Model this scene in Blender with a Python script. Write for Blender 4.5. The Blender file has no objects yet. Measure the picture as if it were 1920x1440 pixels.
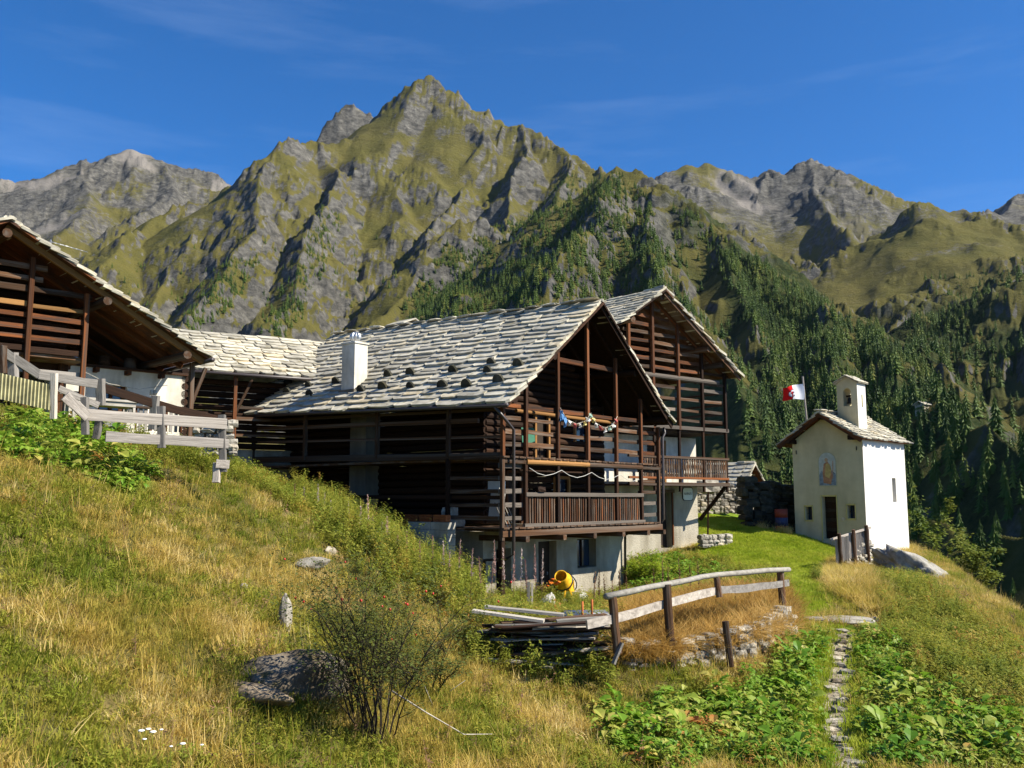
import bpy, math, random
import numpy as np
from mathutils import Vector, Matrix, Quaternion
random.seed(7); rng = np.random.default_rng(7)
scene = bpy.context.scene
col = scene.collection

# ---------------------------------------------------------------- camera
FPX = 1700.0; PITCH = math.atan(215/1700.0)      # focal length in 1920-px units, horizon at y = 935
cam_d = bpy.data.cameras.new('camera'); cam = bpy.data.objects.new('camera', cam_d); col.objects.link(cam)
cam_d.sensor_width = 36; cam_d.lens = 36*FPX/1920; cam_d.clip_start = 0.1; cam_d.clip_end = 20000
cam.location = (0, 0, 0); cam.rotation_euler = (math.pi/2+PITCH, 0, 0)
scene.camera = cam

# ---------------------------------------------------------------- sky, sun, exposure
SUN_AZ, SUN_EL = math.radians(105), math.radians(41)
world = bpy.data.worlds.new('World'); scene.world = world; world.use_nodes = True
wn = world.node_tree.nodes; wl = world.node_tree.links
sky = wn.new('ShaderNodeTexSky'); sky.sky_type = 'NISHITA'; sky.sun_disc = False
sky.sun_elevation = SUN_EL; sky.sun_rotation = SUN_AZ; sky.altitude = 2000; sky.air_density = 1.0; sky.dust_density = 1.1; sky.ozone_density = 10.0
hs = wn.new('ShaderNodeHueSaturation'); hs.inputs['Saturation'].default_value = 1.15; wl.new(sky.outputs[0], hs.inputs['Color'])
# thin cirrus streaks high in the sky
wtc = wn.new('ShaderNodeTexCoord'); wmp = wn.new('ShaderNodeMapping'); wmp.inputs['Rotation'].default_value = (0, .25, .5); wmp.inputs['Scale'].default_value = (1.2, 1.2, 9.0); wl.new(wtc.outputs['Generated'], wmp.inputs[0])
wnz = wn.new('ShaderNodeTexNoise'); wnz.inputs['Scale'].default_value = 2.2; wnz.inputs['Detail'].default_value = 7; wnz.inputs['Roughness'].default_value = .62; wl.new(wmp.outputs[0], wnz.inputs[0])
wcr = wn.new('ShaderNodeMapRange'); wl.new(wnz.outputs[0], wcr.inputs[0]); wcr.inputs[1].default_value = .50; wcr.inputs[2].default_value = .85; wcr.inputs[4].default_value = .11
wmx = wn.new('ShaderNodeMix'); wmx.data_type = 'RGBA'; wl.new(wcr.outputs[0], wmx.inputs[0]); wl.new(hs.outputs[0], wmx.inputs[6]); wmx.inputs[7].default_value = (4.6, 5.6, 7.2, 1)
wl.new(wmx.outputs[2], wn['Background'].inputs[0]); wn['Background'].inputs[1].default_value = 0.09
sun_d = bpy.data.lights.new('sun', 'SUN'); sun = bpy.data.objects.new('sun', sun_d); col.objects.link(sun)
sun_d.energy = 5.0; sun_d.angle = math.radians(0.53); sun_d.color = (1.0, 0.94, 0.82)
sv = Vector((math.sin(SUN_AZ)*math.cos(SUN_EL), math.cos(SUN_AZ)*math.cos(SUN_EL), math.sin(SUN_EL)))
sun.rotation_euler = sv.to_track_quat('Z', 'Y').to_euler()
scene.view_settings.view_transform = 'Standard'; scene.view_settings.look = 'None'
scene.view_settings.exposure = 1.0; scene.view_settings.gamma = 1.0
scene.render.engine = 'CYCLES'; scene.cycles.use_denoising = True
scene.cycles.max_bounces = 4; scene.cycles.diffuse_bounces = 2; scene.cycles.glossy_bounces = 2
scene.cycles.transparent_max_bounces = 8; scene.cycles.use_fast_gi = False

# ---------------------------------------------------------------- maths helpers
CF = np.array([0, math.cos(PITCH), math.sin(PITCH)]); CU = np.array([0, -math.sin(PITCH), math.cos(PITCH)])
def W(px, py, d):                       # photo pixel + depth in metres -> point in the place
    return d*(np.array([(px-960)/FPX, 0, 0])+CF-CU*(py-720)/FPX)
def WR(px, py, r):                      # photo pixel + horizontal range
    q = W(px, py, 1.0); return q*(r/math.hypot(q[0], q[1]))
def to_px(P):
    P = np.asarray(P, float); d = P@CF
    return 960+FPX*P[..., 0]/d, 720-FPX*(P@CU)/d, d
def in_poly(x, y, poly):
    x = np.asarray(x); y = np.asarray(y); c = np.zeros(x.shape, bool); n = len(poly)
    for i in range(n):
        x1, y1 = poly[i]; x2, y2 = poly[i-1]
        if y1 == y2: continue
        c ^= ((y1 > y) != (y2 > y)) & (x < (x2-x1)*(y-y1)/(y2-y1)+x1)
    return c
_perm = np.random.default_rng(3).permutation(512).astype(np.int32)
_ga = np.random.default_rng(4).random(512)*2*math.pi; _gx = np.cos(_ga).astype(np.float32); _gy = np.sin(_ga).astype(np.float32)
def noise2(x, y):
    x = np.asarray(x, np.float32); y = np.asarray(y, np.float32)
    xi = np.floor(x).astype(np.int32); yi = np.floor(y).astype(np.int32); xf = x-xi; yf = y-yi
    u = xf*xf*xf*(xf*(xf*6-15)+10); v = yf*yf*yf*(yf*(yf*6-15)+10)
    def g(i, j, dx, dy):
        h = _perm[(_perm[(xi+i) & 511]+yi+j) & 511]; return _gx[h]*dx+_gy[h]*dy
    a = g(0, 0, xf, yf); b = g(1, 0, xf-1, yf); c = g(0, 1, xf, yf-1); d = g(1, 1, xf-1, yf-1)
    return ((a+(b-a)*u)+((c+(d-c)*u)-(a+(b-a)*u))*v)*1.4
def fbm(x, y, o=4, lac=2.03, g=.5):
    s = 0; a = 1; t = 0
    for i in range(o): s = s+a*noise2(x*lac**i+17.3*i, y*lac**i-9.1*i); t += a; a *= g
    return s/t
def ridged(x, y, o=4):
    s = 0; a = 1; t = 0
    for i in range(o): s = s+a*(1-2*np.abs(noise2(x*2.05**i+31*i, y*2.05**i+7*i))); t += a; a *= .52
    return s/t
def smooth(a, b, x): t = np.clip((x-a)/(b-a), 0, 1); return t*t*(3-2*t)

# ---------------------------------------------------------------- object helpers
def tag(o, label=None, cat=None, group=None, kind=None):
    if label: o['label'] = label
    if cat: o['category'] = cat; o['kind'] = 'thing'
    if group: o['group'] = group
    if kind: o['kind'] = kind
    return o
def link(o, parent=None):
    col.objects.link(o)
    if parent is not None: o.parent = parent
    return o
def mesh(name, V, Fc, mat=None, smooth_=False):
    m = bpy.data.meshes.new(name); m.from_pydata([tuple(map(float, v)) for v in V], [], [tuple(f) for f in Fc])
    if mat is not None: m.materials.append(mat)
    if smooth_: m.shade_smooth()
    return m
def npmesh(name, V, Q, mat=None, smooth_=False):     # quads or tris from arrays, fast
    m = bpy.data.meshes.new(name); V = np.ascontiguousarray(V, np.float32); Q = np.ascontiguousarray(Q, np.int32); k = Q.shape[1]
    m.vertices.add(len(V)); m.vertices.foreach_set('co', V.ravel())
    m.loops.add(Q.size); m.loops.foreach_set('vertex_index', Q.ravel())
    m.polygons.add(len(Q)); m.polygons.foreach_set('loop_start', np.arange(0, Q.size, k, dtype=np.int32))
    m.update(calc_edges=True)
    if mat is not None: m.materials.append(mat)
    if smooth_: m.shade_smooth()
    return m
def obj(name, me, parent=None, loc=None, rot=None, scl=None):
    o = bpy.data.objects.new(name, me)
    if loc is not None: o.location = tuple(map(float, loc))
    if rot is not None: o.rotation_euler = rot
    if scl is not None: o.scale = tuple(map(float, scl)) if hasattr(scl, '__len__') else (scl,)*3
    return link(o, parent)
def empty(name, loc=(0, 0, 0), rotz=0.0, label=None, cat=None, group=None):
    o = bpy.data.objects.new(name, None); o.empty_display_size = .2; o.location = tuple(map(float, loc)); o.rotation_euler = (0, 0, rotz)
    link(o); return tag(o, label, cat, group)

# ---------------------------------------------------------------- material helpers
def new_mat(name, rough=.85, spec=.2):
    m = bpy.data.materials.new(name); m.use_nodes = True; nt = m.node_tree; b = nt.nodes['Principled BSDF']
    b.inputs['Roughness'].default_value = rough; b.inputs['Specular IOR Level'].default_value = spec
    return m, nt.nodes, nt.links, b
def N(ns, t, **k):
    n = ns.new(t)
    for a, v in k.items():
        if hasattr(n, a): setattr(n, a, v)
        else: n.inputs[a].default_value = v
    return n
def ramp(ns, stops):
    r = ns.new('ShaderNodeValToRGB'); e = r.color_ramp.elements
    while len(e) < len(stops): e.new(.5)
    for i, (p, c) in enumerate(stops): e[i].position = p; e[i].color = (*c, 1) if len(c) == 3 else c
    return r
def tex(ns, ls, co, scale, detail=4, rough=.6, stretch=None, kind='ShaderNodeTexNoise', dist=0):
    t = ns.new(kind); t.inputs['Scale'].default_value = scale
    if 'Detail' in t.inputs: t.inputs['Detail'].default_value = detail
    if 'Roughness' in t.inputs: t.inputs['Roughness'].default_value = rough
    if 'Distortion' in t.inputs and dist: t.inputs['Distortion'].default_value = dist
    if stretch:
        mp = ns.new('ShaderNodeMapping'); mp.inputs['Scale'].default_value = stretch; ls.new(co, mp.inputs[0]); ls.new(mp.outputs[0], t.inputs[0])
    else: ls.new(co, t.inputs[0])
    return t
def mix(ns, ls, f, a, b, mode='MIX'):
    m = ns.new('ShaderNodeMix'); m.data_type = 'RGBA'; m.blend_type = mode
    for s, v in ((0, f), (6, a), (7, b)):
        if hasattr(v, 'is_linked') or hasattr(v, 'node'): ls.new(v, m.inputs[s])
        else: m.inputs[s].default_value = v if not isinstance(v, tuple) else (*v[:3], 1)
    return m.outputs[2]
def bump(ns, ls, b, h, strength=.4, dist=.02, prev=None):
    n = ns.new('ShaderNodeBump'); n.inputs['Strength'].default_value = strength; n.inputs['Distance'].default_value = dist
    ls.new(h, n.inputs['Height'])
    if prev: ls.new(prev, n.inputs['Normal'])
    ls.new(n.outputs[0], b.inputs['Normal']); return n.outputs[0]

# ---------------------------------------------------------------- near ground
cps = [(0,840,13),(0,1000,11),(0,1200,9),(0,1440,7),(200,1150,10.5),(400,1440,8.5),(500,1250,10.8),(700,1400,10),(900,1300,13),(1100,1400,11),
 (1100,1280,14.2),(560,1060,15),(430,860,17.5),(250,890,14.8),(300,1000,13),(640,965,20),(750,1020,19),(870,1085,18.5),(500,900,21),(1000,1158,24),(1172,1116,32.3),(915,1140,26.3),
 (1040,1172,19.5),(1150,1200,14.8),(1300,1165,17),(1250,1290,14.2),(1380,1262,15.2),(1480,1160,18.5),(1590,1165,19),(1575,1240,16.3),(1575,1300,14.5),(1590,1440,11),
 (1300,1400,11.8),(1750,1420,11.3),(1900,1400,11.5),(1900,1300,14),(1920,1228,18),(1790,1105,30),(1700,1062,38),(1650,1062,38),(1700,1200,19.5),
 (1620,1090,30),(1500,1080,27),(1400,1020,40),(1350,975,45),(1480,1003,42),(1640,1045,41.5),(1705,1030,45.5),(1310,1035,39),(1420,985,46),
 (1200,1095,33),(1180,1142,24),(1400,1100,23),(1000,1230,15),(900,1170,16.5),(100,1300,8.6),(1750,1300,14),(1830,1180,21)]
CP = [W(*c)-np.array([0, 0, .42 if (c[0] < 880 and c[1] < 1100) else .12 if c[0] < 1200 else .05]) for c in cps]
CP += [np.array(c, float) for c in [(-11.4,23.7,1.55),(-16,28,2.4),(-8,27.5,.75),(-6.3,25,-.1),(-9.5,21.5,1.2),(-19,20,2.8),(0,0,-1.65),(-6,2,-1.2),(6,1,-2.1),(14,6,-2.9),(-14,8,.8),
 (-.6,29.6,-2.7),(-4,33,-1.7),(-7.6,36.5,-.9),(-3.2,25.5,-1.35),(-14,40,1.5),(5.5,46,-1.2),(12.5,55,-.6),(2,50,-.8),(-8,52,.6),(20,56,-2.5),(-20,44,4),(11,48,-.8)]]
CP = np.array(CP)
def _U(r2): return np.where(r2 > 0, r2*np.log(np.maximum(r2, 1e-9)), 0)
_n = len(CP); _d2 = ((CP[:, None, :2]-CP[None, :, :2])**2).sum(-1)
_K = np.zeros((_n+3, _n+3)); _K[:_n, :_n] = _U(_d2)+np.eye(_n)*1.5; _K[:_n, _n] = 1; _K[:_n, _n+1:] = CP[:, :2]; _K[_n:, :_n] = _K[:_n, _n:].T
_w = np.linalg.solve(_K, np.concatenate([CP[:, 2], [0, 0, 0]]))
EDGE = [(7.2, -10), (8.2, 6), (9.2, 14), (10.6, 18), (14.8, 30), (18.3, 39), (21.0, 46), (22, 60), (15, 66), (-40, 66)]   # brow of the terrace
def edge_dist(x, y):                                   # metres outside the brow (0 inside)
    best = np.full(x.shape, 1e9)
    for (x1, y1), (x2, y2) in zip(EDGE[:-1], EDGE[1:]):
        dx, dy = x2-x1, y2-y1; t = np.clip(((x-x1)*dx+(y-y1)*dy)/(dx*dx+dy*dy), 0, 1)
        best = np.minimum(best, np.hypot(x-x1-t*dx, y-y1-t*dy))
    ins = in_poly(x, y, EDGE+[(-60, 66), (-60, -10)])
    return np.where(ins, 0, best)
def ground_z(x, y):
    x = np.asarray(x, float); y = np.asarray(y, float); sh = x.shape; q = np.stack([x.ravel(), y.ravel()], 1)
    ed = edge_dist(q[:, 0], q[:, 1]); qc = q.copy(); qc[:, 0] = np.clip(qc[:, 0], -26, 24); qc[:, 1] = np.clip(qc[:, 1], -6, 62)
    z = np.zeros(len(q))
    for i in range(0, len(q), 20000):
        s = qc[i:i+20000]; z[i:i+20000] = _U(((s[:, None]-CP[None, :, :2])**2).sum(-1))@_w[:_n]+_w[_n]+s@_w[_n+1:]
    z += .10*fbm(q[:, 0]*.35, q[:, 1]*.35, 3)+.05*noise2(q[:, 0]*1.7, q[:, 1]*1.7)
    z -= .75*np.maximum(ed-.4, 0)+.012*np.maximum(ed-.4, 0)**2
    z = np.maximum(z, -80)
    return z.reshape(sh)
def gz(x, y): return float(ground_z(np.array([x]), np.array([y]))[0])
def hit(px, py, lo=5, hi=60):                         # where a view ray meets the ground
    d = np.linspace(lo, hi, 1200); r = W(px, py, 1.0); P = d[:, None]*r; z = ground_z(P[:, 0], P[:, 1])
    k = np.argmax(P[:, 2] < z); return P[k] if P[k, 2] < z[k] else None
# ---------------------------------------------------------------- vegetation zones on the near ground
LAWN = [(1300,955),(1380,962),(1480,1000),(1575,1012),(1578,1050),(1530,1095),(1545,1150),(1535,1172),(1488,1172),(1478,1120),(1470,1078),(1385,1078),(1345,1048),(1300,1040)]
DOCK = [[(1150,1330),(1260,1318),(1350,1300),(1420,1262),(1490,1215),(1560,1195),(1562,1445),(1170,1445),(1090,1385)],
        [(1600,1190),(1660,1195),(1720,1290),(1820,1330),(1925,1345),(1925,1445),(1612,1445)],
        [(0,800),(110,775),(250,845),(290,905),(225,925),(120,880),(0,850)], [(1180,1055),(1260,1040),(1420,1110),(1400,1150),(1180,1130)]]
PATH_PX = [(1602,1460),(1572,1385),(1566,1330),(1578,1270),(1574,1222),(1582,1185)]
PATH_W = [hit(px, py) for px, py in PATH_PX]
def path_dist(x, y):
    b = np.full(np.shape(x), 1e9)
    for p, q in zip(PATH_W[:-1], PATH_W[1:]):
        dx, dy = q[0]-p[0], q[1]-p[1]; t = np.clip(((x-p[0])*dx+(y-p[1])*dy)/(dx*dx+dy*dy), 0, 1)
        b = np.minimum(b, np.hypot(x-p[0]-t*dx, y-p[1]-t*dy))
    return b
def zones(x, y, z):
    px, py, d = to_px(np.stack([x, y, z], -1)); front = d > 2
    px = px+(20*noise2(x*1.3, y*1.3)+9*noise2(x*4, y*4)); py = py+(16*noise2(x*1.3+9, y*1.3)+8*noise2(x*4+3, y*4))
    lawn = in_poly(px, py, LAWN) & front; dock = np.zeros(x.shape, bool)
    for p in DOCK: dock |= in_poly(px, py, p)
    pd = path_dist(x, y)
    return lawn, dock & front, pd

# ground material: soil, dry turf and lawn, mixed by an attribute of what grows there
gm, ns, ls, b = new_mat('ground', .95, .1)
geo = ns.new('ShaderNodeNewGeometry'); at_ = N(ns, 'ShaderNodeAttribute', attribute_name='growth')
n1 = tex(ns, ls, geo.outputs['Position'], 1.3, 6, .65); n2 = tex(ns, ls, geo.outputs['Position'], 9, 5, .7)
r1 = ramp(ns, [(.3, (.045,.05,.014)), (.5, (.10,.085,.025)), (.7, (.16,.12,.045))]); ls.new(n1.outputs[0], r1.inputs[0])
sp = ns.new('ShaderNodeSeparateColor'); ls.new(at_.outputs['Color'], sp.inputs[0])
r2 = ramp(ns, [(.3, (.10,.17,.008)), (.6, (.17,.25,.014)), (.8, (.22,.28,.03))]); ls.new(n2.outputs[0], r2.inputs[0])
c1 = mix(ns, ls, sp.outputs[0], r1.outputs[0], r2.outputs[0])
r3 = ramp(ns, [(.35, (.17,.13,.08)), (.6, (.36,.31,.23)), (.75, (.48,.44,.36))]); ls.new(n2.outputs[0], r3.inputs[0])
c2 = mix(ns, ls, sp.outputs[1], c1, r3.outputs[0])
ls.new(c2, b.inputs['Base Color']); bump(ns, ls, b, n2.outputs[0], .7, .06)

gx = np.concatenate([np.arange(-45, -14, .7), np.arange(-14, 24, .22), np.arange(24, 130, 2.0)]); gy = np.concatenate([np.arange(-6, 5, .6), np.arange(5, 50, .24), np.arange(50, 135, 1.4)])
GX, GY = np.meshgrid(gx, gy); GZ = ground_z(GX, GY)
idx = np.arange(GX.size).reshape(GX.shape); Q = np.stack([idx[:-1, :-1], idx[:-1, 1:], idx[1:, 1:], idx[1:, :-1]], -1).reshape(-1, 4)
gmesh = npmesh('ground', np.stack([GX, GY, GZ], -1).reshape(-1, 3), Q, gm, True)
lw, dk, pd = zones(GX.ravel(), GY.ravel(), GZ.ravel())
ca = gmesh.color_attributes.new('growth', 'FLOAT_COLOR', 'POINT')
cc = np.zeros((GX.size, 4), np.float32); cc[:, 0] = np.where(lw, 1.0, np.where(dk, .45, 0)); cc[:, 1] = smooth(.34, .12, pd+.08*noise2(GX.ravel()*4, GY.ravel()*4)); cc[:, 3] = 1
ca.data.foreach_set('color', cc.ravel())
tag(obj('ground', gmesh), kind='structure')

# ---------------------------------------------------------------- mountains: ridges laid out in the place, slopes falling away from them
RIDGES = [  # (slope, [(px, py, range_m), ...])
 # big peak: summit crest, shoulder and spurs
 (1.0, [(462,372,2150),(482,332,2200),(520,279,2300),(600,272,2450),(700,258,2550),(735,236,2620),(762,190,2720),(800,146,2760),(838,172,2740),(900,208,2700),(950,233,2650),(1020,254,2560),(1080,300,2450),(1130,330,2300),(1240,430,2150),(1330,500,2050)]),
 (1.2, [(520,279,2300),(490,345,2120),(478,400,1990),(492,440,1880),(440,490,1740),(400,560,1600),(350,640,1460)]),
 (1.2, [(600,272,2450),(640,330,2230),(610,380,2060),(585,450,1860),(545,530,1660),(500,620,1480)]),
 (.95, [(738,234,2620),(770,300,2400),(745,340,2280),(760,400,2100)]),
 (1.3, [(800,146,2760),(848,212,2620),(900,252,2480),(880,300,2350)]),
 (1.2, [(950,233,2650),(925,290,2450),(880,345,2250),(835,400,2060),(800,470,1860),(770,540,1700),(700,640,1480)]),
 (1.2, [(985,240,2600),(985,300,2350),(960,360,2150),(940,420,1980),(960,480,1800)]),
 (1.0, [(1050,275,2500),(1075,330,2280),(1040,390,2080),(1010,440,1900)]),
 # pinnacle behind the shoulder
 (1.9, [(596,268,3000),(616,234,3050),(642,204,3080),(662,194,3090),(690,212,3080),(712,220,3060),(734,236,3030)]),
 # far range on the left and its lower slopes
 (.75, [(-420,330,3600),(-200,350,3700),(0,345,3800),(60,356,3820),(105,348,3850),(150,304,3900),(200,312,3900),(228,287,3950),(250,279,3950),(300,300,3900),(355,318,3850),(405,333,3800),(455,362,3750),(520,420,3700)]),
 (.8, [(150,304,3900),(170,380,3300),(120,440,2900),(60,520,2500)]), (.8, [(300,300,3900),(330,370,3400),(250,420,3000)]),
 (.8, [(560,430,2500),(400,392,2450),(340,400,2400),(290,412,2300),(240,452,2100),(185,500,1900),(150,560,1750)]),
 (.9, [(340,400,2400),(340,470,2100),(300,540,1850),(280,610,1650)]),
 # wooded spur in front
 (.85, [(880,640,1250),(940,560,1330),(1010,470,1450),(1075,385,1550),(1125,342,1590),(1160,316,1600),(1225,360,1540),(1300,408,1440),(1360,450,1360),(1450,512,1250),(1550,572,1130),(1650,625,1020),(1720,682,930),(1790,750,830),(1830,830,740),(1850,930,640)]),
 (.9, [(700,610,1500),(760,560,1600),(800,490,1720),(850,440,1820),(905,428,1860),(960,470,1800),(1010,520,1700)]),
 (1.0, [(1160,316,1600),(1120,420,1330),(1060,500,1150),(1000,590,1000)]),
 (1.0, [(1225,360,1540),(1215,470,1250),(1240,560,1050),(1330,640,860),(1400,760,680)]),
 (1.0, [(1360,450,1360),(1400,560,1080),(1440,680,860),(1470,800,680)]),
 (.9, [(1550,572,1130),(1560,680,880),(1580,790,690),(1600,900,560)]),
 (.9, [(1650,625,1020),(1680,720,800),(1690,830,640),(1700,950,500)]),
 # far range on the right
 (.72, [(1150,380,3500),(1225,353,3550),(1262,325,3600),(1282,311,3600),(1300,314,3620),(1327,304,3650),(1358,322,3650),(1395,332,3650),(1425,330,3650),(1445,316,3650),(1470,328,3620),(1490,320,3600),(1515,305,3600),(1535,311,3580),(1590,342,3500),(1640,366,3400),(1690,394,3300),(1760,402,3250),(1840,404,3200),(1885,399,3300),(1912,374,3700),(1940,350,3750),(2050,330,3700),(2300,340,3500)]),
 (1.1, [(1515,305,3600),(1530,370,3200),(1560,420,2850),(1600,450,2600)]), (1.1, [(1282,311,3600),(1300,370,3250)]), (1.1, [(1445,316,3650),(1420,380,3250)]),
 (1.15, [(1735,391,2300),(1752,410,2250),(1790,445,2150),(1835,480,2050),(1850,530,1900)]),
 (.62, [(1735,391,2300),(1830,412,2350),(1950,440,2300),(2150,420,2200)]),
 (.55, [(1700,620,1500),(1790,610,1350),(1870,570,1300),(1960,540,1250),(2150,500,1200)]),
 (.8, [(1430,500,2300),(1530,510,2150),(1640,560,1950),(1700,620,1700)]),
 # gorge below the chapel: knolls and cliffs
 (.75, [(1715,752,640),(1745,757,620),(1800,795,560),(1830,850,520)]), 
 (1.25, [(1800,815,500),(1850,800,480),(1905,855,440),(1960,910,400),(2100,900,380)]),
 (.95, [(1690,1010,360),(1740,975,345),(1775,985,335),(1800,1020,320)]),
 (1.1, [(1830,1040,330),(1870,1000,320),(1920,1010,310),(2000,960,300),(2150,930,300)]),
]
SEG = []
for sl, pl in RIDGES:
    P3 = [WR(*q) for q in pl]
    for a, c in zip(P3[:-1], P3[1:]): SEG.append((sl, a, c))
def tents(x, y):
    best = np.full(x.shape, -90, np.float32)
    for sl, a, c in SEG:
        dx, dy = np.float32(c[0]-a[0]), np.float32(c[1]-a[1]); L = dx*dx+dy*dy
        t = np.clip(((x-np.float32(a[0]))*dx+(y-np.float32(a[1]))*dy)/L, 0, 1).astype(np.float32)
        d = np.sqrt((x-a[0]-t*dx)**2+(y-a[1]-t*dy)**2).astype(np.float32)
        best = np.maximum(best, (a[2]+t*(c[2]-a[2])-sl*d).astype(np.float32))
    return best
def mountain_z(x, y, fine=True):
    x = np.asarray(x, np.float32); y = np.asarray(y, np.float32); r = np.hypot(x, y)
    amp = smooth(150, 1500, r)
    wx = x+amp*(17*noise2(x/210, y/210)+8*noise2(x/60+5, y/60)); wy = y+amp*(17*noise2(x/210+40, y/210+9)+8*noise2(x/60-3, y/60+8))
    z = tents(wx, wy)
    up = np.clip((z+90)/200, 0, 1); rocky = smooth(-.34, .22, fbm(x/330+3, y/330, 3)+.30*noise2(x/90, y/90))
    sc = .35+.65*smooth(200, 1400, r); sx, sy = x/sc, y/sc
    n = 17*ridged(sx/210, sy/210, 2)+rocky*(19*ridged(sx/85+9, sy/85, 2)+10*ridged(sx/34, sy/34+4, 2)+5*ridged(sx/13, sy/13, 2))+(1-rocky)*(3*fbm(sx/70, sy/70, 3)+.8*noise2(sx/14, sy/14))
    z = z+n*up*sc-9*up*sc
    lam = 46*sc; ph = (z+.28*x-.12*y)/lam+1.3*noise2(x/160, y/160)+.5*noise2(x/45, y/45)      # ledges and cliff bands of the tilted strata
    fr = ph-np.floor(ph); z = z+rocky*up*lam*.20*(smooth(.0, .42, fr)-fr)
    return z, rocky
ncol, nrow = 980, 760
az = np.radians(np.linspace(-37, 37, ncol))
# rows bunched where the slopes face the village
rf = np.exp(np.linspace(math.log(105), math.log(4700), 1500)); wgt = np.zeros(1500)
for a_ in np.radians(np.linspace(-30, 30, 61)):
    zz, _ = mountain_z(rf*math.sin(a_), rf*math.cos(a_)); e = np.arctan2(zz, rf); run = np.maximum.accumulate(e)
    wgt[1:] += np.maximum(np.diff(run), 0)
wgt = np.convolve(wgt, np.ones(25)/25, 'same'); wgt = wgt/wgt.sum()+.55/1500; cum = np.cumsum(wgt); cum /= cum[-1]
rr = np.interp(np.linspace(0, 1, nrow), cum, rf); rr[0] = 105
A, R = np.meshgrid(az, rr); MX = (R*np.sin(A)).astype(np.float32); MY = (R*np.cos(A)).astype(np.float32)
MZ, MR = mountain_z(MX, MY)
# true slope of the finished surface decides grass or rock
du = np.stack([np.gradient(MX, axis=1), np.gradient(MY, axis=1), np.gradient(MZ, axis=1)], -1); dv = np.stack([np.gradient(MX, axis=0), np.gradient(MY, axis=0), np.gradient(MZ, axis=0)], -1)
NN = np.cross(du, dv); NN /= np.linalg.norm(NN, axis=-1, keepdims=True)+1e-9; NN *= np.sign(NN[..., 2:3])
steep = 1-NN[..., 2]
far = smooth(2700, 3300, R)
mpx, mpy, md = to_px(np.stack([MX, MY, MZ], -1))
rock = np.clip(smooth(.36, .53, steep+.10*fbm(MX/60, MY/60, 3))+.55*far*smooth(-.25, .25, fbm(MX/300, MY/300+7, 4)+.2)+.25*smooth(1500, 2100, R)*smooth(.05, .35, fbm(MX/110, MY/110+3, 4)), 0, 1)
scree = smooth(.12, .4, fbm(MX/240+11, MY/240, 3))*far*smooth(.42, .25, steep)
scrub = smooth(1900, 1500, R)*smooth(8, 14, np.degrees(A))*smooth(-.1, .25, fbm(MX/120, MY/120, 3)+.1)

mm, ns, ls, b = new_mat('mountain', .95, .08)
geo = ns.new('ShaderNodeNewGeometry'); at_ = N(ns, 'ShaderNodeAttribute', attribute_name='cover'); sp = ns.new('ShaderNodeSeparateColor'); ls.new(at_.outputs['Color'], sp.inputs[0])
pos = geo.outputs['Position']
nA = tex(ns, ls, pos, .02, 8, .66); nB = tex(ns, ls, pos, .085, 8, .74); nC = tex(ns, ls, pos, .006, 4, .5); nS = tex(ns, ls, pos, .035, 10, .72, stretch=(1, 1, 1.5), dist=.3); nS.inputs[0].links[0].from_node.inputs['Rotation'].default_value = (.5, .7, .3)
gr = ramp(ns, [(.30, (.04,.047,.009)), (.48, (.085,.083,.018)), (.66, (.12,.107,.026)), (.8, (.165,.138,.042))]); ls.new(nA.outputs[0], gr.inputs[0])
gr2 = mix(ns, ls, nC.outputs[0], gr.outputs[0], (.10,.083,.026))
rk = ramp(ns, [(.30, (.022,.022,.022)), (.45, (.068,.065,.057)), (.6, (.135,.127,.11)), (.78, (.26,.245,.205))]); ls.new(nS.outputs[0], rk.inputs[0])
rm = ns.new('ShaderNodeMath'); rm.operation = 'MULTIPLY_ADD'; ls.new(nB.outputs[0], rm.inputs[0]); rm.inputs[1].default_value = 1.6; ls.new(sp.outputs[0], rm.inputs[2])
rs = N(ns, 'ShaderNodeMapRange'); ls.new(rm.outputs[0], rs.inputs[0]); rs.inputs[1].default_value = .95; rs.inputs[2].default_value = 1.25
c1 = mix(ns, ls, rs.outputs[0], gr2, rk.outputs[0])
c2 = mix(ns, ls, sp.outputs[1], c1, (.20,.18,.155))
sr = ramp(ns, [(.4, (.018,.03,.008)), (.65, (.06,.065,.018))]); ls.new(nB.outputs[0], sr.inputs[0])
c3 = mix(ns, ls, sp.outputs[2], c2, sr.outputs[0])
ls.new(c3, b.inputs['Base Color'])
p_ = bump(ns, ls, b, nS.outputs[0], .9, 9.0); bump(ns, ls, b, nB.outputs[0], .7, 3.0, p_)
idx = np.arange(MX.size).reshape(MX.shape); Q = np.stack([idx[:-1, :-1], idx[:-1, 1:], idx[1:, 1:], idx[1:, :-1]], -1).reshape(-1, 4)
me = npmesh('mountains', np.stack([MX, MY, MZ], -1).reshape(-1, 3), Q, mm, False)
ca = me.color_attributes.new('cover', 'FLOAT_COLOR', 'POINT'); cc = np.stack([rock, scree, scrub, np.ones_like(rock)], -1).astype(np.float32); ca.data.foreach_set('color', cc.ravel())
tag(obj('mountains', me), kind='structure')
def mhit(px, py, lo=150, hi=4500):                    # where a view ray meets the mountainside
    q = W(px, py, 1.0); q = q/math.hypot(q[0], q[1]); r_ = np.linspace(lo, hi, 6000); z_ = mountain_z(q[0]*r_, q[1]*r_)[0]; k = int(np.argmax(q[2]*r_ < z_)); return Vector((q[0]*r_[k], q[1]*r_[k], float(z_[k])))
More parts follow.
